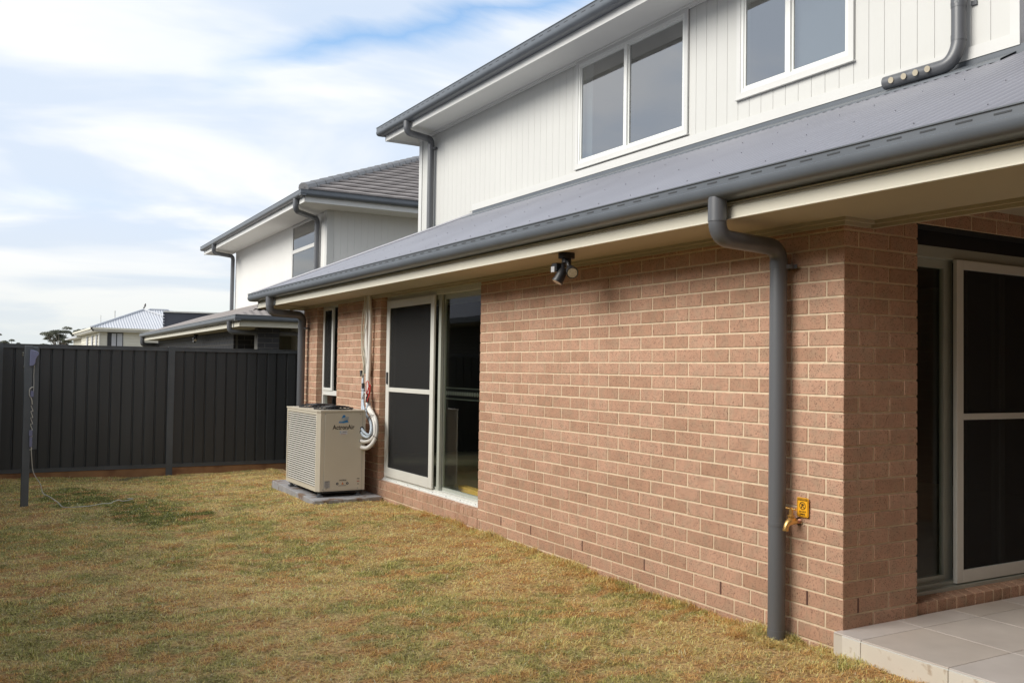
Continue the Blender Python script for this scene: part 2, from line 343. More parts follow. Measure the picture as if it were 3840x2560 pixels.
SOIL = mat('lawn_thatch', (0.42, 0.27, 0.13), 0.95, var=0.25, vscale=14, bump=0.8, bscale=60, spec=0.1, col2=(0.25, 0.22, 0.085), c2scale=3.0, c2lo=0.42, c2hi=0.62)
V = np.stack([X, Y, Z], -1).reshape(-1, 3); idx = np.arange(nx * ny).reshape(ny, nx)
F = np.stack([idx[:-1, :-1], idx[:-1, 1:], idx[1:, 1:], idx[1:, :-1]], -1).reshape(-1, 4)
lm = MB(); lm.v = [tuple(v) for v in V]; lm.f = [tuple(map(int, f)) for f in F]
lawn = lm.build('lawn', SOIL, kind='structure', smooth=True)
LAWN_XY = (V[:, 0], V[:, 1])
# --- grass blades
class VN:      # cheap value noise
    def __init__(s, sc, seed): r = np.random.default_rng(seed); s.g = r.random((128, 128)); s.sc = sc
    def __call__(s, x, y):
        x = x * s.sc + 40.3; y = y * s.sc + 40.7; i = np.floor(x).astype(int); j = np.floor(y).astype(int); fx = x - i; fy = y - j
        fx = fx * fx * (3 - 2 * fx); fy = fy * fy * (3 - 2 * fy); g = s.g
        a = g[i % 128, j % 128]; b = g[(i + 1) % 128, j % 128]; c = g[i % 128, (j + 1) % 128]; d = g[(i + 1) % 128, (j + 1) % 128]
        return (a * (1 - fx) + b * fx) * (1 - fy) + (c * (1 - fx) + d * fx) * fy
v1, v2, v3, v4, v5 = VN(0.9, 1), VN(3.2, 2), VN(11, 3), VN(30, 4), VN(6.5, 9)
def lawncol(x, y):
    n = 0.22 * v1(x, y) + 0.30 * v2(x, y) + 0.30 * v3(x, y) + 0.18 * v4(x, y)
    n = n - .028 * np.clip(x + 2.1, -1.6, 2.1) ; gr = np.clip((n - 0.43) / 0.14, 0, 1)                     # 0 straw, 1 green
    for cx, cy, rx, ry in ((-2.86, 7.95, .36, .85), (-2.34, 6.5, .34, 1.05), (-2.1, 5.9, .25, .45), (-2.6, 7.4, .3, .35)):
        q = ((x - cx) / rx) ** 2 + ((y - cy) / ry) ** 2 + (v3(x, y) - .5) * 1.2; gr = np.maximum(gr, np.clip((1.35 - q) * 2.2, 0, 1) * 1.32)
    st = np.clip((v5(x + 9, y * 1.6) * .5 + v3(x + 5, y * 2.2 + 3) * .5 - .54) / .10, 0, 1) * .72     # orange dead runs
    return gr, st
_g, _s = lawncol(*LAWN_XY); _g = _g[:, None]; _s = _s[:, None]
_c = np.array([.48, .33, .16]) * (1 - np.minimum(_g, 1)) + np.array([.32, .28, .12]) * np.minimum(_g, 1)
_c = np.where(_g > 1, _c * (1 - (_g - 1) * 3) + np.array([.09, .10, .025]) * (_g - 1) * 3, _c); _c = _c * (1 - _s) + np.array([.38, .20, .09]) * _s
_ca = lawn.data.color_attributes.new('turf', 'FLOAT_COLOR', 'POINT'); _ca.data.foreach_set('color', np.concatenate([np.clip(_c, .01, .8), np.ones((len(_c), 1))], 1).astype(np.float32).ravel())
_vt = SOIL.node_tree; _vc = _vt.nodes.new('ShaderNodeVertexColor'); _vc.layer_name = 'turf'; _mm = _vt.nodes.new('ShaderNodeMixRGB'); _mm.blend_type = 'MULTIPLY'; _mm.inputs[0].default_value = 1
_nz = _vt.nodes.new('ShaderNodeTexNoise'); _nz.inputs['Scale'].default_value = 45; _nz.inputs['Detail'].default_value = 6; _gg = _vt.nodes.new('ShaderNodeNewGeometry'); _vt.links.new(_gg.outputs['Position'], _nz.inputs['Vector'])
_rr = _vt.nodes.new('ShaderNodeValToRGB'); _rr.color_ramp.elements[0].position = .35; _rr.color_ramp.elements[0].color = (.45, .42, .4, 1); _rr.color_ramp.elements[1].position = .62; _rr.color_ramp.elements[1].color = (1.15, 1.15, 1.15, 1)
_vt.links.new(_nz.outputs['Fac'], _rr.inputs[0]); _vt.links.new(_vc.outputs[0], _mm.inputs[1]); _vt.links.new(_rr.outputs[0], _mm.inputs[2]); _vt.links.new(_mm.outputs[0], _vt.nodes['Principled BSDF'].inputs['Base Color'])
def blades(n, x0, x1, y0, y1, lenr, wid, far):
    x = rng.uniform(x0, x1, n); y = rng.uniform(y0, y1, n)
    keep = v3(x + 3, y) * .5 + v4(x, y) * .5 + rng.random(n) * .5 > .42
    keep &= ~((x > -.745) & (y > 6.10) & (y < 7.90)); keep &= x < (0.0 + 0 * y)
    keep &= ~((x > -.065) & (y < 0.0))
    x, y = x[keep], y[keep]; n = len(x)
    gr, st = lawncol(x, y); z = gz(x, y) - .006
    a = rng.uniform(0, 2 * np.pi, n); ln = rng.uniform(*lenr, n) * (0.6 + .9 * v3(x + 2, y + 5) ** 1.5); lift = np.clip(rng.normal(.30, .22, n), .03, .95) + .1 * np.minimum(gr, 1)
    edge = np.exp(-((x + 0.03) / 0.05) ** 2); lift = np.clip(lift + edge * .4, 0, 1); ln *= 1 + edge * .3
    w_ = wid * rng.uniform(.7, 1.4, n)
    dx, dy = np.cos(a), np.sin(a); px, py = -dy, dx
    hz_ = ln * np.sqrt(np.maximum(1 - lift ** 2, .05)); vz = ln * lift
    P = np.zeros((n, 5, 3))
    P[:, 0] = np.stack([x - px * w_ / 2, y - py * w_ / 2, z], -1); P[:, 1] = np.stack([x + px * w_ / 2, y + py * w_ / 2, z], -1)
    mx_, my_, mz_ = x + dx * hz_ * .45, y + dy * hz_ * .45, z + vz * .65
    P[:, 2] = np.stack([mx_ + px * w_ * .4, my_ + py * w_ * .4, mz_], -1); P[:, 3] = np.stack([mx_ - px * w_ * .4, my_ - py * w_ * .4, mz_], -1)
    cx = rng.normal(0, .2, n) * ln
    P[:, 4] = np.stack([x + dx * hz_ + px * cx, y + dy * hz_ + py * cx, z + vz * rng.uniform(.5, 1.05, n)], -1)
    straw = np.array([.88, .62, .26]); orange = np.array([.88, .47, .18]); green = np.array([.52, .50, .17]); dgreen = np.array([.185, .225, .04]); pale = np.array([.72, .60, .38])
    t = np.clip(gr + rng.normal(0, .28, n), 0, 1.3)[:, None]
    c = straw * (1 - np.minimum(t, 1)) + green * np.minimum(t, 1); c = np.where(t > 1, c * (1 - (t - 1) * 3) + dgreen * (t - 1) * 3, c)
    s_ = np.clip(st + rng.normal(0, .12, n), 0, 1)[:, None]; c = c * (1 - s_) + orange * s_
    r = rng.random(n)[:, None]; c = np.where(r < .07, pale, c); c = c * rng.uniform(.50, 1.42, (n, 1)) * (0.72 + .56 * np.clip(v4(x + 7, y * 1.7) * .5 + v3(x * 1.3, y * 2.2 + 9) * .5, 0, 1))[:, None]
    return P.reshape(-1, 3), np.repeat(np.clip(c, 0.01, .8), 5, 0), n
parts = []
parts.append(blades(240000, -4.3, .0, -2.2, 2.2, (.020, .046), .0030, 0))
parts.append(blades(190000, -4.4, .0, 2.2, 5.6, (.018, .042), .0040, 0))
parts.append(blades(150000, -4.3, .0, 5.6, 10.55, (.018, .038), .0055, 0))
parts.append(blades(16000, -.16, .0, .0, 6.0, (.022, .05), .0034, 0))
parts.append(blades(5000, -.22, -.01, .22, .56, (.03, .06), .0034, 0))
parts.append(blades(6000, -.30, -.06, -2.2, .1, (.022, .045), .0034, 0))
P = np.concatenate([p[0] for p in parts]); C = np.concatenate([p[1] for p in parts]); n = len(P) // 5
me = bpy.data.meshes.new('grass'); me.vertices.add(5 * n); me.vertices.foreach_set('co', P.astype(np.float32).ravel())
b = np.arange(n) * 5
LV = np.stack([b, b + 1, b + 2, b + 3, b + 3, b + 2, b + 4], -1).ravel()
me.loops.add(7 * n); me.loops.foreach_set('vertex_index', LV.astype(np.int32))
me.polygons.add(2 * n); ls = np.stack([np.arange(n) * 7, np.arange(n) * 7 + 4], -1).ravel(); me.polygons.foreach_set('loop_start', ls.astype(np.int32))
try: me.polygons.foreach_set('loop_total', np.tile([4, 3], n).astype(np.int32))
except Exception: pass
ca = me.color_attributes.new('blade', 'FLOAT_COLOR', 'POINT'); ca.data.foreach_set('color', np.concatenate([C, np.ones((len(C), 1))], 1).astype(np.float32).ravel())
me.update(); me.validate()
GM = bpy.data.materials.new('grass_blade'); GM.use_nodes = True; t = GM.node_tree; p = t.nodes['Principled BSDF']
at = t.nodes.new('ShaderNodeVertexColor'); at.layer_name = 'blade'; t.links.new(at.outputs[0], p.inputs['Base Color']); p.inputs['Roughness'].default_value = .7; p.inputs['Specular IOR Level'].default_value = .25
_tl = t.nodes.new('ShaderNodeBsdfTranslucent'); _ms = t.nodes.new('ShaderNodeMixShader'); _ms.inputs[0].default_value = .30
t.links.new(at.outputs[0], _tl.inputs[0]); t.links.new(p.outputs[0], _ms.inputs[1]); t.links.new(_tl.outputs[0], _ms.inputs[2]); t.links.new(_ms.outputs[0], t.nodes['Material Output'].inputs[0])
me.materials.append(GM); grass = bpy.data.objects.new('grass', me); COL.objects.link(grass); grass['kind'] = 'stuff'; tag(grass, 'patchy dry brown and green couch grass covering the yard', 'grass')

# ---------------------------------------------------------------- the house
house = thing('house', 'two storey house with pink brown brick below and off white boards above, grey metal roof', 'house')
def Zn(n): return (25.2 - n) * .086
TOPZ = 2.225
BR = []            # brick specs: (centre, size, wall)
def add_brick(x0, x1, y0, y1, z0, z1, wall): BR.append(((x0, x1, y0, y1, z0, z1), wall))
main = MB(); main.box((.004, .005, -.25), (.105, 3.945, 2.4)); main_w = main.build('brick_wall', MORTAR, house)
G = .005
def run(perps, y0, y1, row, wall, X0=0.0):
    ps = sorted([q for q in perps if y0 + .03 < q < y1 - .03]); e = [y0 - G] + ps + [y1 + G]
    for a, b_ in zip(e[:-1], e[1:]): add_brick(X0, X0 + .11, a + G, b_ - G, Zn(row + 1) + G, Zn(row) - G, wall)
ret = MB(); ret.box((.105, .005, -.05), (.585, .105, 2.4)); ret_w = ret.build('brick_wall', MORTAR, house)
WEEPS = []
for r in range(-1, 27):
    if r == 23: perps = [.115, .355, .41] + [.65 + .24 * k for k in range(14)]
    elif r == 24: perps = [.30 + .24 * k for k in range(16)]
    elif r == 25: perps = [.22 + .24 * k for k in range(16)]
    elif r == 26: perps = [.14 + .24 * k for k in range(16)]
    elif r % 2 == 0: perps = [.235 + .24 * k for k in range(16)]
    else: perps = [.115 + .24 * k for k in range(17)]
    run(perps, .045 if r >= 25 else 0, 3.95, r, main_w)
    if r <= 23:        # return face beside the patio door
        s0 = .11 if (r % 2 == 0) else .23
        if r % 2: # corner brick turns: overwrite first piece depth
            for i in range(len(BR) - 1, -1, -1):
                (x0, x1, y0, y1, z0, z1), w_ = BR[i]
                if w_ is main_w and abs(y0) < 1e-6 and abs(z1 - (Zn(r) - G)) < 1e-6: BR[i] = ((x0, .23, y0, y1, z0, z1), w_); break
        xs = s0 + .01
        while xs < .585:
            xe = min(xs + .23, .59); add_brick(xs, xe, 0, .11, Zn(r + 1) + G, Zn(r) - G, ret_w); xs = xe + .01
for y_ in (3.53, 3.05, 2.33, 1.61, .89): WEEPS.append((y_, 23))
WEEPS.append((.235, 22))
wm = MB(); wm.box((-.0005, -.0048, -.037), (.01, .0048, .037)); wmesh = None
for y_, r in WEEPS:
    if wmesh is None: o = wm.build('weep_hole', WEEP, main_w); wmesh = o.data; o.location = (0, y_, Zn(r + .5))
    else: inst('weep_hole', wmesh, main_w, (0, y_, Zn(r + .5)))
inst('weep_hole', wmesh, ret_w, (.115, 0.0, Zn(22.5)), (0, 0, R(90)))
# wall beyond the glass door, between it and the narrow window, and past the window
lw = MB(); lw.box((.005, 6.29, -.25), (.105, 7.680, 2.4)); lw_w = lw.build('brick_wall', MORTAR, house)
pw = MB(); pw.box((.005, 8.479, -.25), (.105, 9.045, 2.4)); pw.box((.006, 7.68, -.25), (.104, 8.479, .60)); pw_w = pw.build('brick_wall', MORTAR, house)
for r in range(-1, 27):
    base = 6.285
    perps = [base + (.235 if r % 2 else .115) + .24 * k for k in range(12)]
    if r >= 24: perps = [3.66 + .24 * k + .06 * (r - 24) for k in range(1, 24)]
    run(perps, base, 7.685, r, lw_w)
    run([9.05 - (.235 if r % 2 else .115) - .24 * k for k in range(3)], 8.475, 9.05, r, pw_w)
    if Zn(r) < .62: run([7.69 + .24 * k + (.12 if r % 2 else 0) for k in range(4)], 7.69, 8.47, r, pw_w)
# wall under the sliding door
sw = MB(); sw.box((.005, 3.96, -.25), (.105, 6.28, .104)); sw_w = sw.build('brick_wall', MORTAR, house)
for r in (24, 25, 26): run([3.66 + .24 * k - .08 * (r - 24) for k in range(1, 16)], 3.96, 6.28, r, sw_w)
# bricks over the patio door
ow = MB(); ow.box((.6, .005, 2.256), (3.6, .105, 2.5)); ow_w = ow.build('brick_wall', MORTAR, house)
for k, (z0, off) in enumerate(((2.258, .0), (2.344, .12))):
    xs = .6 - off
    while xs < 3.6:
        a, b_ = max(xs, .595), xs + .23
        add_brick(a, b_, 0, .11, z0, z0 + .076, ow_w); xs += .24
# rowlock sills
rl = []
def rowlock(mb_fn): pass
rs = MB(); rs.prism([(.0025, .104), (.0025, .1745), (.10, .1935), (.10, .104)], (0, 3.955, 0), (0, 1, 0), (1, 0, 0), (0, 0, 1), 2.325); rs_w = rs.build('brick_sill', MORTAR, house)
def slope_brick(w_, d_, h0, h1, jit=0):
    q = MB(); c = .003
    q.prism([(0, 0), (0, h0 - c), (c, h0), (d_, h1), (d_, 0)], (0, -w_ / 2, 0), (0, 1, 0), (1, 0, 0), (0, 0, 1), w_); return q
sb = slope_brick(.076, .13, .070, .096).build('brick', BRICK, rs_w); sbm = sb.data
ys = 3.955 + .043; first = True
while ys < 6.26:
    if first: sb.location = (-.001, ys, .107); first = False
    else: inst('brick', sbm, rs_w, (-.001 + random.uniform(-.001, .001), ys + random.uniform(-.0015, .0015), .107 + random.uniform(-.001, .001)))
    ys += .086
rs2 = MB(); rs2.prism([(.0175, .09), (.0175, .1795), (.125, .1995), (.125, .09)], (.605, 0, 0), (1, 0, 0), (0, 1, 0), (0, 0, 1), 3.0); rs2_w = rs2.build('brick_sill', MORTAR, house)
sb2 = slope_brick(.076, .14, .082, .106).data if False else None
q = MB(); q.prism([(0, 0), (0, .079), (.003, .082), (.125, .106), (.125, 0)], (-.038, 0, 0), (1, 0, 0), (0, 1, 0), (0, 0, 1), .076)
sb2 = q.build('brick', BRICK, rs2_w); xs = .655; first = True
while xs < 3.55:
    if first: sb2.location = (xs, .015, .10); first = False
    else: inst('brick', sb2.data, rs2_w, (xs + random.uniform(-.0015, .0015), .015 + random.uniform(-.001, .001), .10))
    xs += .086
# place bricks: nearest 300 as parts, the rest joined
BR.sort(key=lambda s: (Vector(((s[0][0] + s[0][1]) / 2, (s[0][2] + s[0][3]) / 2, (s[0][4] + s[0][5]) / 2)) - CP).length)
BR = [s for s in BR if s[0][5] > -.08]
cache = {}; rest = MB(); NIND = 262
for i, ((x0, x1, y0, y1, z0, z1), wl) in enumerate(BR):
    dims = (round(x1 - x0, 3), round(y1 - y0, 3), round(z1 - z0, 3)); j = random.uniform(-.0012, .0012); jz = random.uniform(-.0008, .0008)
    if i < NIND:
        if dims not in cache:
            q = MB(); q.cbox((-dims[0] / 2, -dims[1] / 2, -dims[2] / 2), (dims[0] / 2, dims[1] / 2, dims[2] / 2), .0028)
            o = q.build('brick', BRICK, wl); cache[dims] = o.data; 
        else: o = inst('brick', cache[dims], wl, (0, 0, 0))
        o.location = ((x0 + x1) / 2 + j, (y0 + y1) / 2 + (j if wl in (ret_w, ow_w) else 0), (z0 + z1) / 2 + jz)
    else: rest.cbox((x0 + j, y0, z0 + jz), (x1 + j, y1, z1 + jz), .0028)
ro = rest.build('brick', BRICK, house, kind='stuff')

# ---- lower eave
def gutter(name, p0, ax, ux, length, zb, parent, h=.115, slots=True, sp=.155, sl=.07):
    prof = [(0, .0), (.07, 0), (.092, .006), (.106, .018), (.113, .034), (.115, .050), (.115, .058), (.109, .062), (.109, h - .010), (.116, h - .006), (.116, h), (.108, h + .002), (.102, h - .002), (.102, h - .03), (0, h - .03)]
    prof = [(a, b_ * 1.0) for a, b_ in prof]
    q = MB(); q.prism(prof, Vector(p0) + Vector((0, 0, zb)), ax, ux, (0, 0, 1), length); g_ = q.build(name, STEEL, parent, smooth=True)
    if slots:
        ax = Vector(ax); ux = Vector(ux); sm = None; n_ = int(length / sp)
        for k in range(n_):
            c = Vector(p0) + ax * (sp * (k + .5)) + ux * .1093 + Vector((0, 0, zb + .081))
            if sm is None:
                qq = MB(); e = ax * (sl / 2); o3 = ux * .0012; u3 = Vector((0, 0, .0035))
                pts = [a * e + b_ * o3 + c_ * u3 for a in (-1, 1) for b_ in (-1, 1) for c_ in (-1, 1)]
                qq.add(pts, [(0, 1, 3, 2), (4, 6, 7, 5), (0, 4, 5, 1), (2, 3, 7, 6), (0, 2, 6, 4), (1, 5, 7, 3)])
                o = qq.build('overflow_slot', SLOT, g_); o.location = c; sm = o.data
            else: inst('overflow_slot', sm, g_, c)
    return g_
def fascia(name, p0, ax, ux, length, z0, z1, m, parent, ribs=True):
    h = z1 - z0
    prof = [(-.018, 0), (.006, 0), (.006, .004), (.0, .008), (0, h * .36), (-.005, h * .40), (-.001, h * .44), (-.006, h * .48), (-.001, h * .52), (-.014, h * .56), (-.014, h), (-.018, h)] if ribs else [(-.018, 0), (0.003, 0), (.003, .006), (0, .01), (0, h), (-.018, h)]
    q = MB(); q.prism(prof, Vector(p0) + Vector((0, 0, z0)), ax, ux, (0, 0, 1), length); return q.build(name, m, parent)
YE = 9.60; YS = -3.0
fascia('fascia', (-.49, YS, 0), (0, 1, 0), (-1, 0, 0), YE - YS, 2.215, 2.385, CREAM, house)
fascia('fascia', (-.49, YE, 0), (1, 0, 0), (0, 1, 0), 4.5, 2.215, 2.385, CREAM, house)
gutter('gutter', (-.492, YS, 0), (0, 1, 0), (-1, 0, 0), YE - YS + .11, 2.312, house, h=.105)
gutter('gutter', (-.49, YE + .002, 0), (1, 0, 0), (0, 1, 0), 4.5, 2.312, house, h=.105, slots=False)
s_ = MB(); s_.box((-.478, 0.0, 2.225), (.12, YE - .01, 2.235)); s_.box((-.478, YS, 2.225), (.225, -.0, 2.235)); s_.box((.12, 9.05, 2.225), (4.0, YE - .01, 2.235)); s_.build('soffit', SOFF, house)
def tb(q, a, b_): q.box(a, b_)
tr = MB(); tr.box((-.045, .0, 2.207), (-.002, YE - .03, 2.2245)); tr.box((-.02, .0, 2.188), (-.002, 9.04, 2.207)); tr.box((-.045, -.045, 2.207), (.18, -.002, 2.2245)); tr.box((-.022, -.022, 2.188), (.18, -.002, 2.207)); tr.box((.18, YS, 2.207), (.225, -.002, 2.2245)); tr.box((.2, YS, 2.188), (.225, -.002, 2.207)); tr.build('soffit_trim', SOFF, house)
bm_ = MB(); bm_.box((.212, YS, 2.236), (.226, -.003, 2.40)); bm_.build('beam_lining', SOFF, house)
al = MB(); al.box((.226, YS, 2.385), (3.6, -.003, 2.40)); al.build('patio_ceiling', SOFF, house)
aw = MB(); aw.box((3.6, YS, -.1), (3.7, .1, 2.4)); aw.box((-1.6, -9, -.1), (3.7, YS, 5.0)); aw.box((-3.3, -9, -.1), (-1.603, -4.6, 5.0)); aw.build('patio_wall_shade_block', BPAT, house)  # patio walls, carried on as unseen blocks added to darken the return face
# ---- lower corrugated roof
def corr(name, fn, u0, u1, per, amp, m, parent, nv=2, npp=8):
    # fn(u, t)-> (point, normal, valid tmax) ; u along eave, t up-slope 0..1
    n_ = int((u1 - u0) / per * npp); vs = []; fs = []
    for i in range(n_ + 1):
        u = u0 + (u1 - u0) * i / n_; h = amp * math.cos(2 * math.pi * i / npp)
        for j in range(nv):
            p_, nn = fn(u, j / (nv - 1)); vs.append(Vector(p_) + Vector(nn) * h)
    for i in range(n_):
        for j in range(nv - 1):
            a = i * nv + j; fs.append((a, a + nv, a + nv + 1, a + 1))
    q = MB(); q.add(vs, fs); return q.build(name, m, parent, smooth=True)
SL = .452; ZE = 2.405; XE = -.56; XW = 1.705
nr = Vector((-SL, 0, 1)).normalized()
YH = YE + .04
def roofA(u, t):
    xm = XW - .03 if u > .1 else 3.4
    if u > YH - (XW - XE): xm = min(xm, XE + (YH - u))
    x = XE + (xm - XE) * t; return (x, u, ZE + SL * (x - XE)), nr
corr('roof_sheet', roofA, YS, YH - .02, .076, .0095, ROOF, house)
nh = Vector((0, SL, 1)).normalized()
def roofB(u, t):
    ym = (YH - (u - XE)) if u < XW + .0 else YH - (XW - XE) - (u - XW)
    ym = max(ym, 6.2) if u < 2.2 else ym
    if u > XW: ym = 9.0
    y = YH + (ym - YH) * t; return (u, y, ZE + SL * (YH - y)), nh
corr('roof_sheet', roofB, XE + .02, 3.9, .076, .008, ROOF, house)
q = MB(); q.tube([(XE, YH, ZE + .012), (XW, YH - (XW - XE), ZE + SL * (XW - XE) + .012)], .022, 8); q.build('hip_cap', ROOF, house)
# apron flashing and step at the wall base
ZW = ZE + SL * (XW - XE)
q = MB(); q.box((XW - .012, .11, ZW - .02), (XW - .004, 7.38, ZW + .058)); q.prism([(0, 0), (-.17, -.17 * SL), (-.172, -.17 * SL - .012), (-.168, -.17 * SL - .012), (-.165, -.17 * SL + .004), (0, .004)], (XW - .008, .11, ZW + .016), (0, 1, 0), (1, 0, 0), (0, 0, 1), 7.25)
q.build('apron_flashing', STEEL, house)
q = MB(); q.box((XW - .012, .02, ZW - .02), (XW + .5, .11, ZW + .058)); q.build('apron_flashing', STEEL, house)
# closure gaps under the flashing
scr = MB()
for xr in (-.33, .35, .95, 1.50):
    k = 0
    yy = YS + .2
    while yy < YH - (xr - XE) - .15:
        z = ZE + SL * (xr - XE) + .010; c = Vector((xr, round(yy / .076) * .076 + (.038 if k % 2 else 0), z)); scr.tube([c, c + nr * .006], .0036, 6); yy += .30 if xr < 1.4 else .228; k += 1
scr.build('roof_screw', ROOF, house, kind='stuff')
# ---- upper storey wall
UY0, UY1 = .10, 9.07; UZ1 = 4.79; UZ0 = ZW + .055
back = MB(); back.box((XW + .004, UY0 + .004, 2.3), (XW + .1, UY1 - .004, 4.9))
W1 = (3.171, 4.987, 3.589, 4.765); W2 = (1.335, 2.545, 3.742, 4.765)
# cut windows out of backing by making strips
back = MB(); by = [(UY0 + .004, W2[0] + .05), (W2[0] + .05, W2[1] - .05), (W2[1] - .05, W1[0] + .05), (W1[0] + .05, W1[1] - .05), (W1[1] - .05, UY1 - .004)]
for k, (a, b_) in enumerate(by):
    if k == 1: back.box((XW + .004, a, 2.3), (XW + .09, b_, W2[2] + .05)); back.box((XW + .004, a, W2[3] - .05), (XW + .09, b_, 4.95))
    elif k == 3: back.box((XW + .004, a, 2.3), (XW + .09, b_, W1[2] + .05)); back.box((XW + .004, a, W1[3] - .05), (XW + .09, b_, 4.95))
    else: back.box((XW + .004, a, 2.3), (XW + .09, b_, 4.95))
back.box((XW + .09, UY1 - .1, 2.3), (6, UY1 - .004, 4.95)); back.box((XW + .09, UY0 + .004, 2.3), (6, UY0 + .1, 4.95))
uw = back.build('upper_wall', WHITE, house)
BW = .133; y = UY0 + .05; k = 0
def board(y0, y1, z0, z1):
    q = MB(); c = .002
    q.prism([(y0 + .0012, 0), (y0 + .0012, -.005 + c), (y0 + .0012 + c, -.005), (y1 - .0012 - c, -.005), (y1 - .0012, -.005 + c), (y1 - .0012, 0)], (XW + .004, 0, z0), (0, 0, 1), (0, 1, 0), (1, 0, 0), z1 - z0)
    q.build('cladding_board', WHITE, uw)
def hipz(y_): return UZ0 if y_ < 7.37 else max(2.45, ZW - SL * (y_ - 7.37) - .02)
while y < UY1 - .09:
    y1 = min(y + BW, UY1 - .085); segs = [(hipz(y), UZ1)]
    for a, b_, z0, z1 in (W1, W2):
        if y1 > a + .002 and y < b_ - .002:
            if y < a: board(y, a, z0, z1)
            if y1 > b_: board(b_, y1, z0, z1)
            segs = [(hipz(y), z0), (z1, UZ1)]
    for s0, s1 in segs:
        if s1 - s0 > .03: board(y, y1, s0, s1)
    y = y1
q = MB(); q.box((XW - .014, UY1 - .085, 2.4), (XW + .004, UY1 + .014, UZ1)); q.box((XW + .004, UY1 - .004, 2.4), (XW + .09, UY1 + .014, UZ1)); q.build('corner_board', TRIM, house)
q = MB(); q.box((XW - .012, UY0 - .012, UZ0 + .005), (XW + .004, UY0 + .05, UZ1)); q.box((XW + .004, UY0 - .012, UZ0 + .005), (XW + .1, UY0 + .004, UZ1)); q.build('corner_board', TRIM, house)
q = MB(); q.box((XW - .018, UY0 - .016, UZ0 - .004), (XW - .0055, 7.38, UZ0 + .078)); q.build('skirting_board', TRIM, house)
# upper eave
UF = 1.25; UYE = 9.32; UYS = -2.99
fascia('fascia', (UF, UYS, 0), (0, 1, 0), (-1, 0, 0), UYE - UYS, 4.735, 4.90, FASCUP, house, ribs=False)
fascia('fascia', (UF, UYE, 0), (1, 0, 0), (0, 1, 0), 6, 4.735, 4.90, FASCUP, house, ribs=False)
gutter('gutter', (UF - .002, UYS, 0), (0, 1, 0), (-1, 0, 0), UYE - UYS + .08, 4.815, house, h=.12)
gutter('gutter', (UF, UYE + .002, 0), (1, 0, 0), (0, 1, 0), 6, 4.815, house, h=.12, slots=False)
q = MB(); q.box((UF + .012, UYS, 4.775), (XW + .1, UYE - .01, 4.785)); q.box((XW + .1, UY1, 4.775), (7, UYE - .01, 4.785)); q.build('soffit', SOFW, house)
q = MB(); q.box((XW - .035, UY0, 4.755), (XW - .0065, UY1 + .012, 4.7745)); q.box((XW - .02, UY0, 4.735), (XW - .0065, UY1 + .012, 4.755)); q.build('soffit_trim', SOFW, house)
q = MB(); q.add([(UF - .06, UYE + .06, 4.93), (UF - .06, UYS, 4.93), (5.5, UYS, 6.6), (5.5, 5.0, 6.6)], [(0, 1, 2, 3)]); q.add([(UF - .06, UYE + .06, 4.93), (5.5, 5.0, 6.6), (9, 5.0, 6.6), (9, UYE + .06, 4.93)], [(0, 1, 2, 3)]); q.build('upper_roof', ROOF, house)
# windows
def window(y0, y1, z0, z1, mull):
    f = MB(); t = .046; x0, x1 = XW - .022, XW - .005
    for a, b_ in (((x0, y0, z0), (x1, y1, z0 + t)), ((x0, y0, z1 - t), (x1, y1, z1)), ((x0, y0, z0 + t), (x1, y0 + t, z1 - t)), ((x0, y1 - t, z0 + t), (x1, y1, z1 - t))): f.box(a, b_)
    w_ = f.build('window', TRIM, house)
    s = MB(); s.box((XW - .034, y0 - .01, z0 - .012), (XW - .005, y1 + .01, z0 - .0005)); s.build('sill', TRIM, w_)
    a0, a1, b0, b1 = y0 + t, y1 - t, z0 + t, z1 - t; fr = MB(); k = .030
    for (p_, r_) in (((a0, b0), (a1, b0 + k)), ((a0, b1 - k), (a1, b1)), ((a0, b0 + k), (a0 + k, b1 - k)), ((a1 - k, b0 + k), (a1, b1 - k)), ((mull - .022, b0 + k), (mull + .022, b1 - k))):
        fr.box((XW - .016, p_[0], p_[1]), (XW + .04, r_[0], r_[1]))
    fr.build('frame', ALUW, w_)
    for c0, c1, xx in ((a0 + k, mull - .022, .012), (mull + .022, a1 - k, .002)):
        f2 = MB(); e = .018
        for (p_, r_) in (((c0, b0 + k), (c1, b0 + k + e)), ((c0, b1 - k - e), (c1, b1 - k)), ((c0, b0 + k + e), (c0 + e, b1 - k - e)), ((c1 - e, b0 + k + e), (c1, b1 - k - e))): f2.box((XW + xx - .008, p_[0], p_[1]), (XW + xx + .012, r_[0], r_[1]))
        f2.build('sash', ALUW, w_)
        g_ = MB(); g_.box((XW + xx, c0 + e - .001, b0 + k + e - .001), (XW + xx + .005, c1 - e + .001, b1 - k - e + .001)); g_.build('pane', WGLASS, w_)
    return w_
w1 = window(*W1[:2], *W1[2:], 4.11)
w2 = window(*W2[:2], *W2[2:], 1.974)
q = MB(); q.box((XW + .06, 1.38, 3.8), (XW + .065, 1.95, 4.75)); q.build('blind', CURT, w2)
q = MB(); q.box((XW + .07, 4.80, 3.65), (XW + .08, 4.93, 4.75)); q.build('curtain', CURT, w1)
# rooms behind the upper windows
q = MB(); q.box((XW + .1, .6, 3.3), (5.0, 6.2, 3.31)); q.box((XW + .1, .6, 4.85), (5.0, 6.2, 4.86)); q.box((5.0, .6, 3.3), (5.05, 6.2, 4.86)); q.box((XW + .1, .55, 3.3), (5, .6, 4.86)); q.box((XW + .1, 6.2, 3.3), (5, 6.25, 4.86)); q.build('upper_room', PLAST, house)
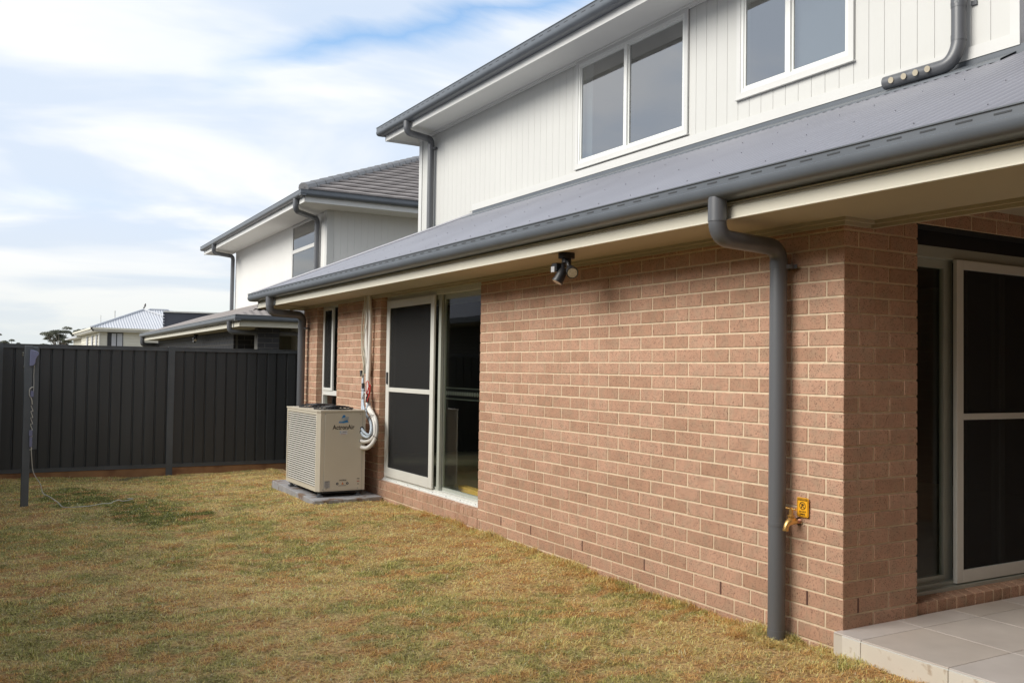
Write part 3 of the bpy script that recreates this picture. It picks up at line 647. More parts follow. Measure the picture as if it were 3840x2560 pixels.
# ---- ground floor rooms
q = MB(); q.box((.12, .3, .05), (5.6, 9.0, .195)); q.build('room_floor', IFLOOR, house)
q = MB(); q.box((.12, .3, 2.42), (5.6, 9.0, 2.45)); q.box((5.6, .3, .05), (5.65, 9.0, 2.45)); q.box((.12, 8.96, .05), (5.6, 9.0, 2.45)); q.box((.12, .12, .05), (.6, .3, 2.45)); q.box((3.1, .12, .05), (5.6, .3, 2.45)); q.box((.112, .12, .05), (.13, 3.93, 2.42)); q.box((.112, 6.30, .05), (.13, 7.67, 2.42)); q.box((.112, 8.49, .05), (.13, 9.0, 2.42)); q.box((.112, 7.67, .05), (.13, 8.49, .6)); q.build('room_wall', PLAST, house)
# ---- sliding door facing the lawn
d1 = MB(); x0, x1 = .075, .165
d1.box((x0, 3.955, .178), (x1, 6.28, .228)); d1.box((x0, 3.955, 2.15), (x1, 6.28, 2.224)); d1.box((x0, 6.235, .228), (x1, 6.28, 2.15)); d1.box((x0, 3.955, .228), (x1, 3.985, 2.15))
sd1 = d1.build('sliding_door', ALU, house)
q = MB(); q.box((.045, 3.955, .182), (.0745, 6.28, .196)); q.box((.060, 3.955, .196), (.0745, 6.28, .212)); q.build('sill_track', ALUW, sd1)
q = MB()
for yy in np.arange(4.1, 6.2, .3): q.disc((.0595, yy, .2045), (-1, 0, 0), .004, .002, 6)
q.build('sill_screw', SLOT, sd1, kind='stuff')
s1 = MB(); zb, zt = .235, 2.15; xa, xb = .052, .074
s1.box((xa, 5.016, zb), (xb, 5.098, zt)); s1.box((xa, 6.146, zb), (xb, 6.234, zt)); s1.box((xa, 5.098, zb), (xb, 6.146, .335)); s1.box((xa, 5.098, 2.068), (xb, 6.146, zt)); s1.box((xa, 5.098, 1.158), (xb, 6.146, 1.205)); s1.build('screen_frame', ALU, sd1, bevel=.003)
q = MB(); q.box((.062, 5.097, .334), (.0635, 6.147, 1.159)); q.box((.062, 5.097, 1.204), (.0635, 6.147, 2.069)); q.build('fly_screen', SCREEN, sd1)
q = MB(); q.box((.038, 6.163, 1.24), (.053, 6.193, 1.37)); q.build('screen_handle', BLACK, sd1, bevel=.004)
def sash(parent, ax, a0, a1, z0, z1, dep, st, name='door_sash', m=ALU2, wl=None, wr=None):
    q = MB(); wl = wl or st; wr = wr or st
    def bx(p, r_):
        if ax == 'y': q.box((dep, p[0], p[1]), (dep + .028, r_[0], r_[1]))
        else: q.box((p[0], dep, p[1]), (r_[0], dep + .028, r_[1]))
    bx((a0, z0), (a1, z0 + .03)); bx((a0, z1 - .05), (a1, z1)); bx((a0, z0 + .03), (a0 + wl, z1 - .05)); bx((a1 - wr, z0 + .03), (a1, z1 - .05))
    o = q.build(name, m, parent)
    g_ = MB()
    if ax == 'y': g_.box((dep + .011, a0 + wl - .002, z0 + .028), (dep + .016, a1 - wr + .002, z1 - .048))
    else: g_.box((a0 + wl - .002, dep + .011, z0 + .028), (a1 - wr + .002, dep + .016, z1 - .048))
    g_.build('glass_pane', GLASS, parent); return o
sash(sd1, 'y', 3.985, 5.055, .228, 2.15, .125, .05, wl=.02, wr=.125)
sash(sd1, 'y', 4.93, 6.235, .228, 2.15, .090, .055)
q = MB(); q.box((.112, 5.02, 1.165), (.1249, 5.05, 1.225)); q.build('latch', BLACK, sd1)
# ---- narrow window
q = MB()
for a, b_ in (((.08, 7.69, .62), (.14, 8.47, .66)), ((.08, 7.69, 2.18), (.14, 8.47, 2.224)), ((.08, 8.425, .66), (.14, 8.47, 2.18)), ((.08, 7.69, .66), (.14, 7.715, 2.18)), ((.08, 7.715, 1.055), (.14, 8.425, 1.115))): q.box(a, b_)
nw = q.build('window', ALUW, house)
q = MB(); q.box((.07, 8.05, 1.115), (.092, 8.105, 2.18)); q.box((.07, 8.385, 1.115), (.092, 8.425, 2.18)); q.box((.07, 8.105, 1.115), (.092, 8.385, 1.15)); q.box((.07, 8.105, 2.145), (.092, 8.385, 2.18)); q.build('frame', ALUW, nw)
q = MB(); q.box((.08, 8.104, 1.149), (.0812, 8.386, 2.146)); q.build('fly_screen', SCREEN, nw)
q = MB(); q.box((.11, 7.714, 1.114), (.115, 8.426, 2.181)); q.build('pane', GLASS, nw)
q = MB(); q.box((.11, 7.714, .659), (.115, 8.426, 1.056)); q.build('pane', GLASS, nw)
q = MB(); q.box((.15, 7.7, 1.9), (.16, 8.0, 2.03)); q.build('sticker', PAPER, nw)
# ---- patio sliding door
q = MB(); q.box((.60, .125, .205), (3.1, .22, .235)); q.box((.60, .125, 2.10), (3.1, .22, 2.165)); q.box((.60, .125, .235), (.612, .22, 2.10)); q.box((3.07, .125, .235), (3.1, .22, 2.10))
sd2 = q.build('sliding_door', ALU2, house)
q = MB(); q.box((.60, .085, .195), (3.1, .1245, .215)); q.build('sill_track', ALU2, sd2)
q = MB(); q.box((.595, .012, 2.247), (3.1, .11, 2.2565)); q.box((.595, .125, 2.166), (3.1, .22, 2.40)); q.build('lintel', DARK, house)
s1 = MB(); zb, zt = .222, 2.10; ya, yb = .120, .1245
ya, yb = .098, .1242; s1.box((1.082, ya, zb), (1.145, yb, zt)); s1.box((2.25, ya, zb), (2.34, yb, zt)); s1.box((1.145, ya, zb), (2.25, yb, .295)); s1.box((1.145, ya, 2.045), (2.25, yb, zt)); s1.box((1.145, ya, 1.165), (2.25, yb, 1.202)); s1.build('screen_frame', ALU, sd2, bevel=.003)
q = MB(); q.box((1.144, .110, .294), (2.251, .1115, 1.166)); q.box((1.144, .110, 1.201), (2.251, .1115, 2.046)); q.build('fly_screen', SCREEN, sd2)
sash(sd2, 'x', .612, 1.135, .235, 2.10, .165, .05, wl=.012, wr=.08)
sash(sd2, 'x', 1.56, 3.07, .235, 2.10, .165, .055)
sash(sd2, 'x', 1.19, 1.60, .235, 2.10, .130, .04)
# ---- downpipes
def downpipe(path, r, joints, parent=house, name='downpipe', m=PIPE, rr=.09, clips=()):
    q = MB(); q.tube(elbow(path, rr, 8), r, 20); o = q.build(name, m, parent, smooth=True)
    for a, b_ in joints:
        q = MB(); q.tube([a, b_], r + .0022, 20); q.build('pipe_socket', m, o, smooth=True)
    for c, d in clips:
        q = MB(); c = Vector(c); d = Vector(d); sd_ = d.cross(Vector((0, 0, 1))); z_ = Vector((0, 0, .011))
        pts = [c + a * d * .028 + b_ * sd_ * .002 + e * z_ for a in (0, 1) for b_ in (-1, 1) for e in (-1, 1)]
        q.add(pts, [(0, 1, 3, 2), (4, 6, 7, 5), (0, 4, 5, 1), (2, 3, 7, 6), (0, 2, 6, 4), (1, 5, 7, 3)])
        q.tube([c - d * .04 + Vector((0, 0, -.011)), c - d * .04 + Vector((0, 0, .011))], r + .004, 20); q.build('pipe_clip', m, o)
    return o
downpipe([(-.552, .345, 2.325), (-.552, .345, 2.118), (-.075, .372, 2.105), (-.078, .375, 1.9), (-.078, .375, -.06)], .0465, [((-.552, .345, 2.315), (-.552, .345, 2.20)), ((-.077, .374, 2.03), (-.077, .374, 1.985)), ((-.078, .375, .62), (-.078, .375, .60)), ((-.078, .375, -.05), (-.078, .375, .045))], clips=[((-.03, .315, 2.0), (0, -1, 0))])
downpipe([(-.552, 8.76, 2.325), (-.552, 8.76, 2.12), (-.085, 8.83, 2.105), (-.088, 8.85, 1.9), (-.088, 8.85, -.1)], .05, [((-.552, 8.76, 2.315), (-.552, 8.76, 2.20)), ((-.088, 8.85, 1.98), (-.088, 8.85, 1.94))], clips=[((-.04, 8.79, 1.93), (0, -1, 0))])
downpipe([(1.19, 8.40, 4.82), (1.19, 8.40, 4.665), (1.635, 8.55, 4.655), (1.635, 8.56, 4.5), (1.635, 8.56, 3.05), (1.635, 8.56, 2.75)], .046, [((1.635, 8.56, 4.60), (1.635, 8.56, 4.56))], clips=[((1.68, 8.50, 4.53), (0, -1, 0))])
dp = downpipe([(1.63, .455, 4.80), (1.63, .455, 3.56), (1.60, .50, 3.452), (1.585, .98, 3.452)], .046, [((1.63, .455, 3.60), (1.63, .455, 3.64)), ((1.63, .455, 3.82), (1.63, .455, 3.90))], clips=[], rr=.07)
for k, yy in enumerate((.62, .71, .80, .90)):
    hm = MB(); hm.disc((1.5395, yy, 3.447), (-1, 0, -.15), .021, .003, 18); hm.build('spreader_hole', TIMB, dp)
q = MB(); q.box((1.69, .37, 3.83), (1.70, .41, 3.86)); q.tube([(1.63, .455, 3.84), (1.63, .455, 3.855)], .049, 20); q.build('pipe_clip', PIPE, dp)

# ---------------------------------------------------------------- patio
pat = MB(); pat.box((-.054, YS, -.15), (3.6, .012, .112)); patio = pat.build('patio', GROUT, kind='structure')
TX = .47; cache2 = {}
def tile(x0, x1, y0, y1, z0, z1, m):
    key = (round(x1 - x0, 3), round(y1 - y0, 3), round(z1 - z0, 3), m.name); c = ((x0 + x1) / 2, (y0 + y1) / 2, (z0 + z1) / 2)
    if key not in cache2:
        q = MB(); h = [k / 2 for k in key[:3]]; q.cbox((-h[0], -h[1], -h[2]), (h[0], h[1], h[2]), .0012); o = q.build('tile', m, patio); o.location = c; cache2[key] = o.data
    else: inst('tile', cache2[key], patio, c)
xs = [-.06, -.05 + .47] + [-.05 + .47 * k for k in range(2, 8)]
ysr = [.01, -.158, -.628, -1.098, -1.568, -2.038, -2.508, -2.978]
for i in range(len(xs) - 1):
    for j in range(len(ysr) - 1): tile(xs[i] + .0018 if i else -.058, xs[i + 1] - .0018, ysr[j + 1] + .0018, ysr[j] - .0018, .1125, .1205, TILE)
yr = [-.045, -.158, -.628, -1.098, -1.568, -2.038, -2.508, -2.978]
for j in range(len(yr) - 1): tile(-.0625, -.0545, yr[j + 1] + .0018, yr[j] - .0018, -.14, .1085, RISER)
q = MB(); q.box((-.0615, YS, .1095), (-.0545, -.045, .1122)); q.build('tile_edge_strip', ALUW, patio)

# ---------------------------------------------------------------- fences
FY = 10.6
def fpanel(parent, P0, d, nrm, width, zb, zt, first=False):
    # sheet of stepped pans between two rails
    d = Vector(d); nrm = Vector(nrm); P0 = Vector(P0)
    per = width / 14; k0 = 0
    for s, pw_ in enumerate((5, 5, 4)):
        prof = []
        for k in range(pw_):
            u0 = (k0 + k) * per
            prof += [(u0 - (.012 if k == 0 else 0), .0), (u0 + per * .78, .002), (u0 + per * .84, .017), (u0 + per * .93, .017)]
        k0 += pw_; prof.append((k0 * per, .0)); prof = [(u, v - .0015 * s) for u, v in prof]
        vs = []; 
        for u, v in prof:
            b0 = P0 + d * u + nrm * (.012 - v); vs += [b0 + Vector((0, 0, zb)), b0 + Vector((0, 0, zt))]
        n_ = len(prof); bk = [Vector(v) - nrm * .0012 for v in vs]
        q = MB(); fs = [(2 * i, 2 * i + 2, 2 * i + 3, 2 * i + 1) for i in range(n_ - 1)]
        q.add(vs, fs); q.build('fence_sheet', FENCE, parent)
fence = thing('metal_fence', 'charcoal ribbed steel fence at the end of the yard, on an orange timber plinth', 'fence')
FZT = 1.662; FZB = -.045
posts = [-3.595, -1.44, .74, 2.92]
for i, xp in enumerate(posts):
    q = MB(); q.box((xp - .044, FY - .030, -.22), (xp + .044, FY + .030, FZT + .012)); q.box((xp - .0465, FY - .012, -.22), (xp - .044, FY + .012, FZT)); q.build('fence_post', FRAIL, fence, bevel=.003)
for i in range(3):
    a, b_ = posts[i] + .045, posts[i + 1] - .045; wd = b_ - a
    fpanel(fence, (a, FY, 0), (1, 0, 0), (0, -1, 0), wd, FZB + .045, FZT - .04)
    q = MB(); q.box((a, FY - .024, FZT - .052), (b_, FY + .024, FZT)); q.box((a, FY - .027, FZT - .008), (b_, FY + .027, FZT + .003)); q.build('fence_rail', FRAIL, fence)
    q = MB(); q.box((a, FY - .024, FZB), (b_, FY + .024, FZB + .045)); q.box((a, FY - .027, FZB + .042), (b_, FY - .020, FZB + .052)); q.build('fence_rail', FRAIL, fence)
    q = MB(); q.cbox((a - .1 if i == 0 else a - .04, FY - .018, -.34), (b_ + .04, FY + .032, FZB - .002), .004); q.build('timber_plinth', SLEEP, fence)
# side fence on the left boundary
side = thing('metal_fence', 'charcoal ribbed steel side fence meeting the end fence at the left edge', 'fence')
A = Vector((-3.64, FY - .05, 0)); B = Vector((-4.95, -6.0, 0)); dd = (B - A); Lf = dd.length; dd.normalize(); nn = Vector((-dd.y, dd.x, 0)); nn = nn if nn.x > 0 else -nn
for k in range(7):
    p0 = A + dd * (k * Lf / 7); p1 = A + dd * ((k + 1) * Lf / 7)
    fpanel(side, p0, dd, nn, (p1 - p0).length, FZB + .045, FZT - .04)
    for z0, z1 in ((FZB, FZB + .05), (FZT - .052, FZT)):
        q = MB(); c = [p0 - nn * .022, p1 - nn * .022, p1 + nn * .022, p0 + nn * .022]; q.add([v + Vector((0, 0, z0)) for v in c] + [v + Vector((0, 0, z1)) for v in c], [(3, 2, 1, 0), (4, 5, 6, 7), (0, 1, 5, 4), (1, 2, 6, 5), (2, 3, 7, 6), (3, 0, 4, 7)]); q.build('fence_rail', FRAIL, side)
    q = MB(); q.tube([p1 + Vector((0, 0, -.2)), p1 + Vector((0, 0, FZT + .01))], .04, 4); q.build('fence_post', FRAIL, side)
# unseen two storey block added behind the camera, holding sky light off the patio
bh_ = thing('house', 'added unseen two storey dark brick block behind the camera, cutting sky light', 'house')
q = MB(); q.box((-12, -16, -.2), (-1.0, -6.6, 5.4)); q.build('wall', DPAT, bh_)
q = MB(); q.box((-12.5, -16.5, 5.4), (-.5, -6.1, 5.55)); q.build('eave', SOFF, bh_)
q = MB(); q.add([(-12.5, -16.5, 5.56), (-.5, -16.5, 5.56), (-.5, -6.1, 5.56), (-12.5, -6.1, 5.56), (-8, -11.3, 7.6), (-5, -11.3, 7.6)], [(0, 1, 5, 4), (1, 2, 5), (2, 3, 4, 5), (3, 0, 4), (3, 2, 1, 0)]); q.build('roof', ROOF, bh_)
# house across the side fence (met in reflections)
oh = thing('house', 'dark brick house across the left side fence, seen in the door glass', 'house')
q = MB(); q.box((-13, -6, -.2), (-5.75, 32, 2.45)); q.build('wall', DPAT, oh)
q = MB(); q.box((-5.75, -6.4, 2.4), (-5.25, 32.4, 2.52)); q.build('eave', SOFF, oh)
q = MB(); q.box((-5.25, -6.4, 2.44), (-5.12, 32.4, 2.55)); q.build('gutter', STEEL, oh)
q = MB(); q.prism([(-5.14, 2.56), (-13.6, 2.56), (-9.4, 5.0)], (0, -6.4, 0), (0, 1, 0), (1, 0, 0), (0, 0, 1), 38.8); q.build('roof', ROOF, oh)

# ---------------------------------------------------------------- air conditioner
ac = thing('air_conditioner', 'beige outdoor air conditioning unit with white louvred side on the concrete slab', 'air conditioner', (-.435, 6.8, .03))
def L_(v): return Vector(v) - Vector(ac.location)
AX0, AX1, AY0, AY1, AZ0, AZ1 = -.705, -.165, 6.246, 7.355, .095, .955; ch = .036
def acbox(q, x0, x1, y0, y1, z0, z1, c): q.prism([(x0, y0 + c), (x0 + c, y0), (x1 - c, y0), (x1, y0 + c), (x1, y1), (x0, y1)], (0, 0, z0), (0, 0, 1), (1, 0, 0), (0, 1, 0), z1 - z0)
o_ = -Vector(ac.location)
def B_(q, name, m, par=ac, **k):
    q.v = [tuple(Vector(v) + (o_ if par is ac else Vector())) for v in q.v]; return q.build(name, m, par, **k)
q = MB(); acbox(q, AX0 + .03, AX1, AY0, AY1, AZ0, AZ1 - .018, .004)
q.prism([(AX0, AY0 + ch), (AX0 + ch, AY0), (AX0 + ch, AY0 + ch * .9), (AX0 + .03, AY0 + ch + .02), (AX0, AY0 + ch + .02)], (0, 0, AZ0), (0, 0, 1), (1, 0, 0), (0, 1, 0), AZ1 - .018 - AZ0)
q.box((AX0, AY1 - .03, AZ0), (AX0 + .03, AY1, AZ1 - .018)); q.box((AX0, AY0 + ch + .02, AZ0), (AX0 + .03, AY1 - .03, AZ0 + .045)); q.box((AX0, AY0 + ch + .02, AZ1 - .05), (AX0 + .03, AY1 - .03, AZ1 - .018))
B_(q, 'cabinet', ACM)
q = MB(); acbox(q, AX0 - .006, AX1 + .004, AY0 - .006, AY1 + .004, AZ1 - .018, AZ1, ch); B_(q, 'lid', ACM)
q = MB(); acbox(q, AX0 + .03, AX1 - .01, AY0 + .01, AY1 - .01, AZ0 - .02, AZ0, .03); B_(q, 'base_tray', DARK)
q = MB(); q.box((AX0 + .026, AY0 + .06, AZ0 + .05), (AX0 + .0295, AY1 - .035, AZ1 - .055)); B_(q, 'coil_backing', DARK)
ns = 32; z0, z1 = AZ0 + .05, AZ1 - .052; pitch = (z1 - z0) / ns; sm = None
for k in range(ns):
    if sm is None:
        q = MB(); hy = (AY1 - .031 - (AY0 + ch + .021)) / 2
        q.prism([(-.0035, -.0055), (.007, .0035), (.009, .001), (-.002, -.0075)], (0, -hy, 0), (0, 1, 0), (1, 0, 0), (0, 0, 1), 2 * hy); ob = q.build('louvre_slat', ACS, ac); sm = ob.data
        ob.location = L_((AX0 + .003, (AY1 - .031 + AY0 + ch + .021) / 2, z0 + pitch * (k + .5)))
    else: inst('louvre_slat', sm, ac, L_((AX0 + .003, (AY1 - .031 + AY0 + ch + .021) / 2, z0 + pitch * (k + .5))))
q = MB(); q.cbox((-.625, AY0 - .004, AZ0 + .012), (-.205, AY0 + .001, AZ1 - .03), .0015); fp = B_(q, 'front_panel', ACM)
q = MB()
for x_ in (-.6265, -.2035): q.box((x_ - .0012, AY0 - .0012, AZ0 + .005), (x_ + .0012, AY0 + .002, AZ1 - .02))
B_(q, 'panel_seam', GREYINK)
q = MB()
for x_, z_ in ((-.636, .115), (-.60, .122), (-.25, .118), (-.62, .915), (-.23, .915)): q.disc((x_, AY0 - .004, z_), (0, -1, 0), .005, .002, 8)
B_(q, 'panel_screw', GREYINK, kind='stuff')
def fan(cx, cy):
    q = MB(); r = .215
    for rr, z in ((r, .012), (r * .8, .028), (r * .6, .034), (r * .4, .037), (r * .2, .038)):
        q.tube([(cx + rr * math.cos(a), cy + rr * math.sin(a), AZ1 + z) for a in np.linspace(0, 2 * math.pi, 33)], .004, 6, caps=False)
    for a in np.linspace(0, math.pi, 13)[:-1]:
        c, s = math.cos(a), math.sin(a)
        q.tube([(cx + c * t * r, cy + s * t * r, AZ1 + .012 + .026 * (1 - t * t)) for t in np.linspace(-1, 1, 9)], .0025, 5)
    f_ = B_(q, 'fan_grille', BLACK)
    q = MB(); q.disc((cx, cy, AZ1 + .0005), (0, 0, 1), r * .97, .002, 32); B_(q, 'fan_opening', DARK)
    q = MB(); q.disc((cx, cy, AZ1 + .004), (0, 0, 1), .07, .02, 20); B_(q, 'fan_hub', BLACK)
    q = MB()
    for a in np.linspace(0, 2 * math.pi, 9)[:-1]: q.box((cx + r * math.cos(a) - .006, cy + r * math.sin(a) - .006, AZ1), (cx + r * math.cos(a) + .006, cy + r * math.sin(a) + .006, AZ1 + .014))
    B_(q, 'grille_clip', BLACK)
fan(-.435, 6.53); fan(-.435, 7.06)
for cx, cy in ((AX0 + .05, AY0 + .05), (AX1 - .06, AY0 + .05), (AX0 + .05, AY1 - .06), (AX1 - .06, AY1 - .06)):
    q = MB(); q.box((cx - .03, cy - .03, .034), (cx + .03, cy + .03, .050)); q.disc((cx, cy, .05), (0, 0, 1), .018, .026, 10); B_(q, 'foot', MATS['concrete'] if False else STEEL)
FYP = AY0 - .0046
def FM(x, z, e=0): return frame_m(L_((x, FYP - e, z)), (1, 0, 0), (0, 0, 1), (0, -1, 0))
text('ActronAir', .068, INK, ac, FM(-.418, .772), bold=.0012, sx=.86)
def poly(name, pts, m, e=0.0):
    q = MB(); q.prism([(a, b_) for a, b_ in pts], (0, FYP - e, 0), (0, -1, 0), (1, 0, 0), (0, 0, 1), .0008); return B_(q, name, m)
cx, cz = -.418, .862
poly('logo_peak', [(cx - .008, cz + .042), (cx + .012, cz + .042), (cx + .022, cz + .022), (cx + .002, cz + .014), (cx - .020, cz + .008), (cx - .026, cz + .006)], BLUE)
poly('logo_base', [(cx - .058, cz - .042), (cx + .0, cz - .044), (cx + .045, cz - .037), (cx + .056, cz - .037), (cx + .040, cz - .012), (cx + .008, cz - .020), (cx - .02, cz - .028), (cx - .046, cz - .022)], BLUE)
for k, dz in enumerate((0, -.013, -.026)):
    pts = [(cx - .032 - .006 * k + t * (.088 + .006 * k), cz + .008 + dz - .012 * math.cos(t * 3.1) * 1.0) for t in np.linspace(0, 1, 12)]
    poly('logo_wave', [(a, b_ + .0035) for a, b_ in pts] + [(a, b_ - .0015) for a, b_ in pts[::-1]], LBLUE if k < 3 else BLUE, .0006)
    poly('logo_wave', [(a, b_ - .0015) for a, b_ in pts[5:]] + [(a, b_ - .0045) for a, b_ in pts[5:][::-1]], GREYINK, .0012)
poly('sticker', [(-.46, .695), (-.375, .695), (-.375, .737), (-.46, .737)], PAPER)
poly('sticker_print', [(-.453 + .008 * math.cos(a), .724 + .008 * math.sin(a)) for a in np.linspace(0, 2 * math.pi, 13)[:-1]], LBLUE, .001)
poly('sticker_print', [(-.428, .720), (-.385, .720), (-.385, .728), (-.428, .728)], GREYINK, .001)
poly('sticker_print', [(-.452, .708), (-.385, .708), (-.385, .711), (-.452, .711)], LBLUE, .001)
poly('sticker_print', [(-.445, .700), (-.392, .700), (-.392, .703), (-.445, .703)], REDINK, .001)
poly('rating_plate', [(-.622, .13), (-.56, .13), (-.56, .205), (-.622, .205)], PAPERG)
poly('rating_print', [(-.61, .197), (-.565, .197), (-.565, .202), (-.61, .202)], INK, .001)
for k in range(6): poly('rating_print', [(-.617, .148 + .008 * k), (-.567 - .006 * (k % 3), .148 + .008 * k), (-.567 - .006 * (k % 3), .151 + .008 * k), (-.617, .151 + .008 * k)], GREYINK, .001)
poly('rating_print', [(-.605, .134), (-.580, .134), (-.580, .139), (-.605, .139)], INK, .001)
text('CAUTION', .018, INK, ac, FM(-.418, .207), bold=.0006)
for x_ in (-.478, -.365):
    poly('port_cover', [(x_ + .014 * math.cos(a), .172 + .014 * math.sin(a)) for a in np.linspace(0, 2 * math.pi, 19)[:-1]], INK, .001)
    poly('port_plug', [(x_ + .005 * math.cos(a), .172 + .009 * math.sin(a)) for a in np.linspace(0, 2 * math.pi, 13)[:-1]], PAPERG, .002)
poly('warning_print', [(-.432, .163), (-.405, .163), (-.4185, .188)], REDINK, .001); poly('warning_print', [(-.425, .166), (-.412, .166), (-.4185, .180)], ORANGE, .0016)
poly('warning_print', [(-.465, .148), (-.378, .148), (-.378, .153), (-.465, .153)], GREYINK, .001)
poly('port_label', [(-.258, .214), (-.228, .214), (-.228, .221), (-.258, .221)], INK, .001); poly('port_label', [(-.258, .186), (-.228, .186), (-.228, .194), (-.258, .194)], REDINK, .001)
poly('port_plug', [(-.243 + .010 * math.cos(a), .158 + .008 * math.sin(a)) for a in np.linspace(0, math.pi, 10)], INK, .001)
slab = MB()
sp = [(-.79, 6.06), (-.42, 6.03), (-.02, 6.10), (-.005, 7.9), (-.70, 7.96), (-.735, 7.3), (-.76, 6.7)]
slab.prism(sp, (0, 0, -.12), (0, 0, 1), (1, 0, 0), (0, 1, 0), .152); so = slab.build('concrete_slab', CONC, bevel=.008); tag(so, 'grey soil stained concrete slab under the air conditioner', 'slab')

# ---------------------------------------------------------------- pipe bundle
pb = thing('pipe_bundle', 'bundle of white pipes and cables hanging from the soffit down to the air conditioner', 'pipes')
def tb_(pts, r, m, name, seg=10, k=6, par=pb): q = MB(); q.tube(smoothpath(pts, k), r, seg); return q.build(name, m, par, smooth=True)
tb_([(-.055, 6.50, 2.224), (-.045, 6.475, 2.0), (-.045, 6.475, 1.75), (-.045, 6.485, 1.45), (-.05, 6.49, 1.30), (-.05, 6.475, 1.10), (-.06, 6.42, .98), (-.07, 6.30, .92), (-.08, 6.17, .84), (-.09, 6.12, .72), (-.12, 6.12, .62), (-.17, 6.16, .555), (-.205, 6.215, .55), (-.205, 6.25, .555)], .022, LAG, 'lagged_pipe', 12)
tb_([(-.062, 6.54, 2.224), (-.05, 6.56, 2.05), (-.05, 6.565, 1.8), (-.05, 6.535, 1.5), (-.05, 6.52, 1.28), (-.055, 6.51, 1.08), (-.07, 6.42, .96), (-.09, 6.28, .90), (-.10, 6.16, .82), (-.11, 6.12, .70), (-.15, 6.15, .635), (-.20, 6.20, .615), (-.215, 6.25, .625)], .019, LAG, 'lagged_pipe', 12)
tb_([(-.06, 6.56, 2.224), (-.04, 6.585, 1.95), (-.04, 6.59, 1.6), (-.04, 6.575, 1.35)], .030, CONDW, 'drain_duct', 12)
tb_([(-.075, 6.55, 2.224), (-.075, 6.62, 2.05), (-.075, 6.655, 1.85), (-.075, 6.645, 1.62), (-.08, 6.57, 1.45), (-.08, 6.555, 1.33)], .008, CABLE, 'cable', 8)
tb_([(-.085, 6.53, 2.224), (-.085, 6.53, 1.95), (-.085, 6.61, 1.70), (-.085, 6.53, 1.50), (-.085, 6.60, 1.30)], .0065, CABLE, 'cable', 8)
tb_([(-.03, 6.70, 1.78), (-.03, 6.70, 1.55), (-.035, 6.69, 1.38)], .006, BARK, 'cable', 8)
tb_([(-.035, 6.69, 1.33), (-.05, 6.66, 1.22), (-.06, 6.63, 1.05), (-.075, 6.58, .92), (-.09, 6.40, .87), (-.115, 6.22, .80), (-.13, 6.16, .73), (-.17, 6.15, .69), (-.205, 6.20, .725), (-.21, 6.25, .754)], .0145, LAGB, 'flex_conduit', 10)
tb_([(-.06, 6.60, 1.20), (-.07, 6.575, 1.0), (-.09, 6.44, .90), (-.115, 6.25, .84), (-.135, 6.16, .75), (-.17, 6.15, .67), (-.205, 6.20, .68), (-.215, 6.25, .716)], .0145, LAGB, 'flex_conduit', 10)
tb_([(-.075, 6.42, 1.02), (-.08, 6.43, .97), (-.085, 6.45, .92)], .016, LAGB, 'flex_conduit', 10)
tb_([(-.06, 6.695, 1.38), (-.06, 6.675, 1.32)], .016, BLACK, 'conduit_cap'); tb_([(-.065, 6.61, 1.24), (-.065, 6.60, 1.18)], .018, BLACK, 'conduit_cap'); tb_([(-.08, 6.42, 1.13), (-.085, 6.425, 1.03)], .019, BLACK, 'conduit_cap')
tb_([(-.085, 6.45, 1.08), (-.10, 6.37, 1.17), (-.10, 6.30, 1.23), (-.10, 6.32, 1.12), (-.09, 6.42, 1.06)], .006, RED, 'red_wire', 7)
tb_([(-.085, 6.45, 1.10), (-.11, 6.40, 1.24), (-.11, 6.34, 1.26), (-.10, 6.33, 1.15), (-.09, 6.41, 1.04)], .005, RED, 'red_wire', 7)
tb_([(-.08, 6.60, 1.06), (-.09, 6.50, 1.14), (-.10, 6.40, 1.10)], .006, CORDM, 'white_wire', 7)
for c, d, r in (((-.06, 6.53, 1.16), (0, 0, 1), .052), ((-.085, 6.45, .93), (.2, -.6, -.6), .046), ((-.10, 6.24, .86), (.1, -.8, -.5), .047), ((-.115, 6.13, .67), (-.6, .0, -.8), .05)):
    q = MB(); c = Vector(c); d = Vector(d).normalized(); a = d.cross(Vector((1, 0, 0.01))).normalized(); b_ = d.cross(a)
    q.tube([c + (a * math.cos(t) + b_ * math.sin(t)) * r for t in np.linspace(0, 2 * math.pi, 21)], .003, 5, caps=False); q.build('cable_tie', BLACK, pb)
for x_, z_ in ((-.21, .755), (-.215, .716), (-.215, .623), (-.205, .555)):
    q = MB(); q.disc((x_, 6.2455, z_), (0, -1, 0), .022, .004, 14); q.build('grommet', BLACK, pb)

